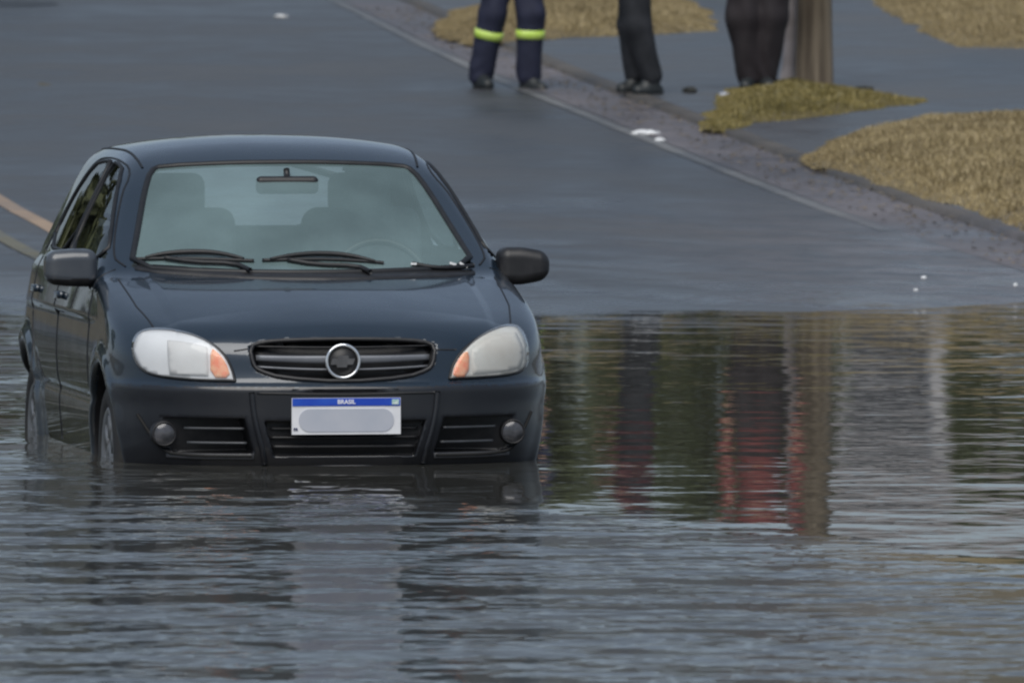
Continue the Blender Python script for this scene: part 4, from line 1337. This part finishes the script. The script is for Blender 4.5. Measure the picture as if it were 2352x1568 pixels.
eyem = mat('eye', (0.05, 0.04, 0.035), 0.2, noise=(200, (0.6, 0.6, 0.58), 0.45, 0.6))
SP = 325.0      # photograph pixels per metre where they stand
navy = mat('navy_cloth', (0.010, 0.013, 0.034), 0.8, noise=(8, (0.018, 0.022, 0.05), 0.4, 0.65))
blackc = mat('black_denim', (0.008, 0.010, 0.014), 0.85, noise=(7, (0.020, 0.022, 0.028), 0.4, 0.65))
plum = mat('dark_trouser_cloth', (0.014, 0.010, 0.013), 0.85, noise=(6, (0.022, 0.018, 0.021), 0.4, 0.65))
boot = mat('boot_leather', (0.012, 0.016, 0.018), 0.5, noise=(10, (0.022, 0.026, 0.028), 0.4, 0.65))
sole = mat('shoe_sole', (0.05, 0.05, 0.055), 0.7, noise=(20, (0.09, 0.09, 0.09), 0.4, 0.7))
pale = mat('pale_sole', (0.30, 0.30, 0.31), 0.6, noise=(20, (0.22, 0.22, 0.22), 0.4, 0.7))
lime = mat('lime_reflective_tape', (0.50, 0.72, 0.10), 0.35, noise=(15, (0.62, 0.78, 0.22), 0.4, 0.65))
red = mat('red_cloth', (0.13, 0.028, 0.028), 0.8, noise=(8, (0.17, 0.04, 0.036), 0.4, 0.65))
maroon = mat('maroon_cloth', (0.06, 0.012, 0.018), 0.8, noise=(8, (0.08, 0.02, 0.025), 0.4, 0.65))
hairm = mat('dark_hair', (0.015, 0.011, 0.009), 0.6, noise=(60, (0.03, 0.022, 0.016), 0.4, 0.6))
helm = mat('white_helmet', (0.7, 0.7, 0.68), 0.3, noise=(6, (0.62, 0.62, 0.6), 0.4, 0.7))

def px_local(px, py, bx, by): return ((px - bx) / SP, (by - py) / SP)
# firefighter, mid-stride at the road edge
b1 = at(1165, 203); bx, by = 1165, 203
def q(px, py, y=0.0):
    a = px_local(px, py, bx, by); return (a[0], y, a[1])
person('person', 'person in navy work trousers with lime reflective bands and dark boots at the road edge', b1,
       dict(pelvis=(.03, .02, .93), chest=(.03, .01, 1.27), neck=(.03, .0, 1.47), head=(.04, -.02, 1.60),
            shL=(-.17, .0, 1.42), elL=(-.24, .04, 1.14), wrL=(-.20, -.12, .93), shR=(.22, .0, 1.42), elR=(.29, .05, 1.14), wrR=(.26, -.10, .92),
            hipL=(-.05, .02, .88), knL=q(1132, 30, -.02)[:1] + (-.02,) + (q(1132, 30)[2],), anL=q(1104, 172, .06), toeL=q(1120, 195, -.10),
            hipR=(.12, .02, .88), knR=q(1220, 30, -.04), anR=q(1215, 172, .0), toeR=q(1245, 204, -.11)),
       dict(trousers=navy, top=navy, shoe=boot, sole=sole, band=lime), (.5, -.85, 0), (.115, .100, .088), 1.0, band=.33, helmet=helm)
# second person, one leg hiding the other
b2 = at(1470, 214, KH); bx, by = 1470, 214
person('person', 'person in black jeans standing alone on the pavement in the middle of the group', b2,
       dict(pelvis=(-.04, .05, .93), chest=(-.05, .05, 1.28), neck=(-.05, .04, 1.48), head=(-.08, .02, 1.61),
            shL=(-.08, -.13, 1.43), elL=(-.12, -.20, 1.16), wrL=(-.25, -.16, .98), shR=(-.03, .22, 1.43), elR=(-.02, .28, 1.15), wrR=(-.16, .25, .97),
            hipL=(-.04, -.03, .88), knL=q(1464, 60, -.05), anL=q(1496, 174, -.03), toeL=q(1466, 209, -.09),
            hipR=(-.03, .12, .88), knR=q(1448, 60, .12), anR=q(1462, 172, .12), toeR=q(1430, 205, .06)),
       dict(trousers=blackc, top=maroon, shoe=boot, sole=pale), (-.9, -.4, 0), (.112, .095, .080), 1.0, boots=False, hair=hairm)
# third person, wide dark trousers
b3 = at(1742, 205, KH); bx, by = 1742, 205
person('person', 'person in wide dark trousers standing beside the wooden pole', b3,
       dict(pelvis=(0, .05, .95), chest=(.02, .05, 1.29), neck=(.03, .04, 1.49), head=(.02, .02, 1.62),
            shL=(-.17, .02, 1.44), elL=(-.24, .04, 1.15), wrL=(-.22, -.10, .92), shR=(.22, .06, 1.44), elR=(.29, .07, 1.15), wrR=(.27, -.06, .92),
            hipL=(-.08, .04, .90), knL=q(1710, 40, .0), anL=q(1722, 175, .03), toeL=q(1712, 198, -.12),
            hipR=(.09, .05, .90), knR=q(1768, 40, .03), anR=q(1755, 175, .06), toeR=q(1765, 198, -.09)),
       dict(trousers=plum, top=red, shoe=boot, sole=sole), (-.3, -.95, 0), (.135, .128, .098), 1.05, boots=False, fold_amp=.009, hair=hairm)

# ------------------------------------------------------------------ pole, post and small things by the kerb
def wood_pole():
    p = at(1870, 192, KH)
    root = empty('utility_pole', (p.x, p.y, p.z - .05))
    tag(root, 'thick weathered wooden pole rising from the olive grass patch', 'pole')
    m = bpy.data.materials.new('weathered_wood'); m.use_nodes = True
    N = m.node_tree.nodes; L = m.node_tree.links; b = N['Principled BSDF']
    tc = N.new('ShaderNodeTexCoord'); mp = N.new('ShaderNodeMapping'); mp.inputs['Scale'].default_value = (14, 14, 0.7)
    L.new(tc.outputs['Object'], mp.inputs[0])
    f = noise_node(N, L, mp.outputs[0], 1.0, 5, .6)
    L.new(ramp(N, L, f, [(.3, (.035, .024, .015)), (.5, (.105, .082, .055)), (.7, (.19, .155, .11))]), b.inputs['Base Color'])
    b.inputs['Roughness'].default_value = .8
    bp = N.new('ShaderNodeBump'); bp.inputs['Distance'].default_value = .012; L.new(f, bp.inputs['Height']); L.new(bp.outputs[0], b.inputs['Normal'])
    t = MB(); n = 14
    t.tube([(.004 * math.sin(i * .9), 0, 7.6 * i / n) for i in range(n + 1)], [.128 - .004 * i + (.012 if i == 0 else 0) for i in range(n + 1)], 20)
    t.build('shaft', m, root)
    c = MB(); c.box((0, -.14, 7.0), (1.8, .09, .12)); c.build('crossarm', m, root, False)
    for x in (-.8, -.3, .3, .8):
        i_ = MB(); i_.lathe([(7.06, .02), (7.10, .045), (7.14, .03), (7.18, .045), (7.22, .02)], 14, 'z', (x, -.14, 0)); i_.build('insulator', M['plate_grey'], root)
    p = at(1817, 188, KH)
    r2 = empty('slim_post', (p.x, p.y, p.z - .04))
    tag(r2, 'slim grey post standing close against the thick wooden pole', 'post')
    cm = mat('concrete_post', (0.26, 0.24, 0.25), 0.8, noise=(5, (0.18, 0.16, 0.155), 0.4, 0.65))
    t = MB(); t.tube([(-.035, 0, 0), (-.012, 0, .16), (.0, 0, .4), (.012, 0, 1.2), (.02, 0, 2.6)], [.062, .052, .047, .045, .043], 14); t.build('shaft', cm, r2)
    c = MB(); c.lathe([(2.58, .046), (2.63, .046), (2.66, .02)], 14, 'z', (.02, 0, 0)); c.build('cap', cm, r2)
wood_pole()

def crumpled(name, label, cat, p, size, m, seed, group=None):
    r = np.random.default_rng(seed)
    bm = bmesh.new(); bmesh.ops.create_icosphere(bm, subdivisions=3, radius=1)
    for v in bm.verts:
        d = 1 + .22 * math.sin(v.co.x * 5 + seed) * math.sin(v.co.y * 6 + seed * 2) + r.normal() * .05
        v.co = Vector((v.co.x * size[0] * d, v.co.y * size[1] * d, max(v.co.z, -.55) * size[2] * d))
    me = bpy.data.meshes.new(name); bm.to_mesh(me); bm.free(); me.materials.append(m)
    o = bpy.data.objects.new(name, me); COL.objects.link(o)
    o.location = p + Vector((0, 0, size[2] * .5))
    tag(o, label, cat, group)
    return o
pp = [at(*q_) for q_ in [(-90, 4), (60, 6), (125, 9), (136, 15), (70, 20), (-90, 19)]]
pv, pf, _ = px_fill([(a.x, a.y) for a in pp], 0.4)
o_ = mesh_obj('road_patch', [(v.x, v.y, gxy(v.x, v.y) + .016) for v in pv], [tuple(f) for f in pf], make_asphalt('tar_patch', (.016, .018, .02), (.03, .032, .036), .45, .6)); o_['kind'] = 'structure'
ltr = 'litter along the kerb'
crumpled('crumpled_paper', 'larger white crumpled paper lying in the gutter below the standing people', 'litter', at(1484, 310), (.085, .07, .022), M['litter'], 3, ltr)
crumpled('crumpled_paper', 'smaller white paper scrap just right of the larger crumpled paper', 'litter', at(1516, 325), (.035, .04, .016), M['litter'], 5, ltr)
crumpled('pebble', 'pale pebble at the left tip of the olive grass patch', 'stone', at(1664, 222, KH), (.035, .04, .02), M['plate_grey'], 8)
crumpled('dark_stone', 'dark stone lying on the pavement left of the wide dark trousers', 'stone', at(1585, 212, KH), (.05, .06, .025), M['dark_stone'], 9)
crumpled('dark_stone', 'dark stone behind the olive grass patch right of the wooden pole', 'stone', at(1985, 212, KH), (.07, .08, .03), M['dark_stone'], 11)
crumpled('road_stud', 'pale road stud alone on the far wet road above the car', 'road stud', at(645, 41), (.055, .09, .018), M['reflector'], 12)
crumpled('crumpled_paper', 'white scrap at the right gutter by the water edge, upper of two', 'litter', at(2122, 640), (.014, .016, .010), M['litter'], 14, ltr)  # this and the next two: tiny white lumps near the water edge
crumpled('crumpled_paper', 'white scrap at the right gutter by the water edge, lower of two', 'litter', at(2104, 668), (.011, .014, .008), M['litter'], 15, ltr)
crumpled('crumpled_paper', 'tiny white scrap near the right frame edge below the dry tan verge', 'litter', at(2333, 657), (.010, .014, .011), M['litter'], 16, ltr)
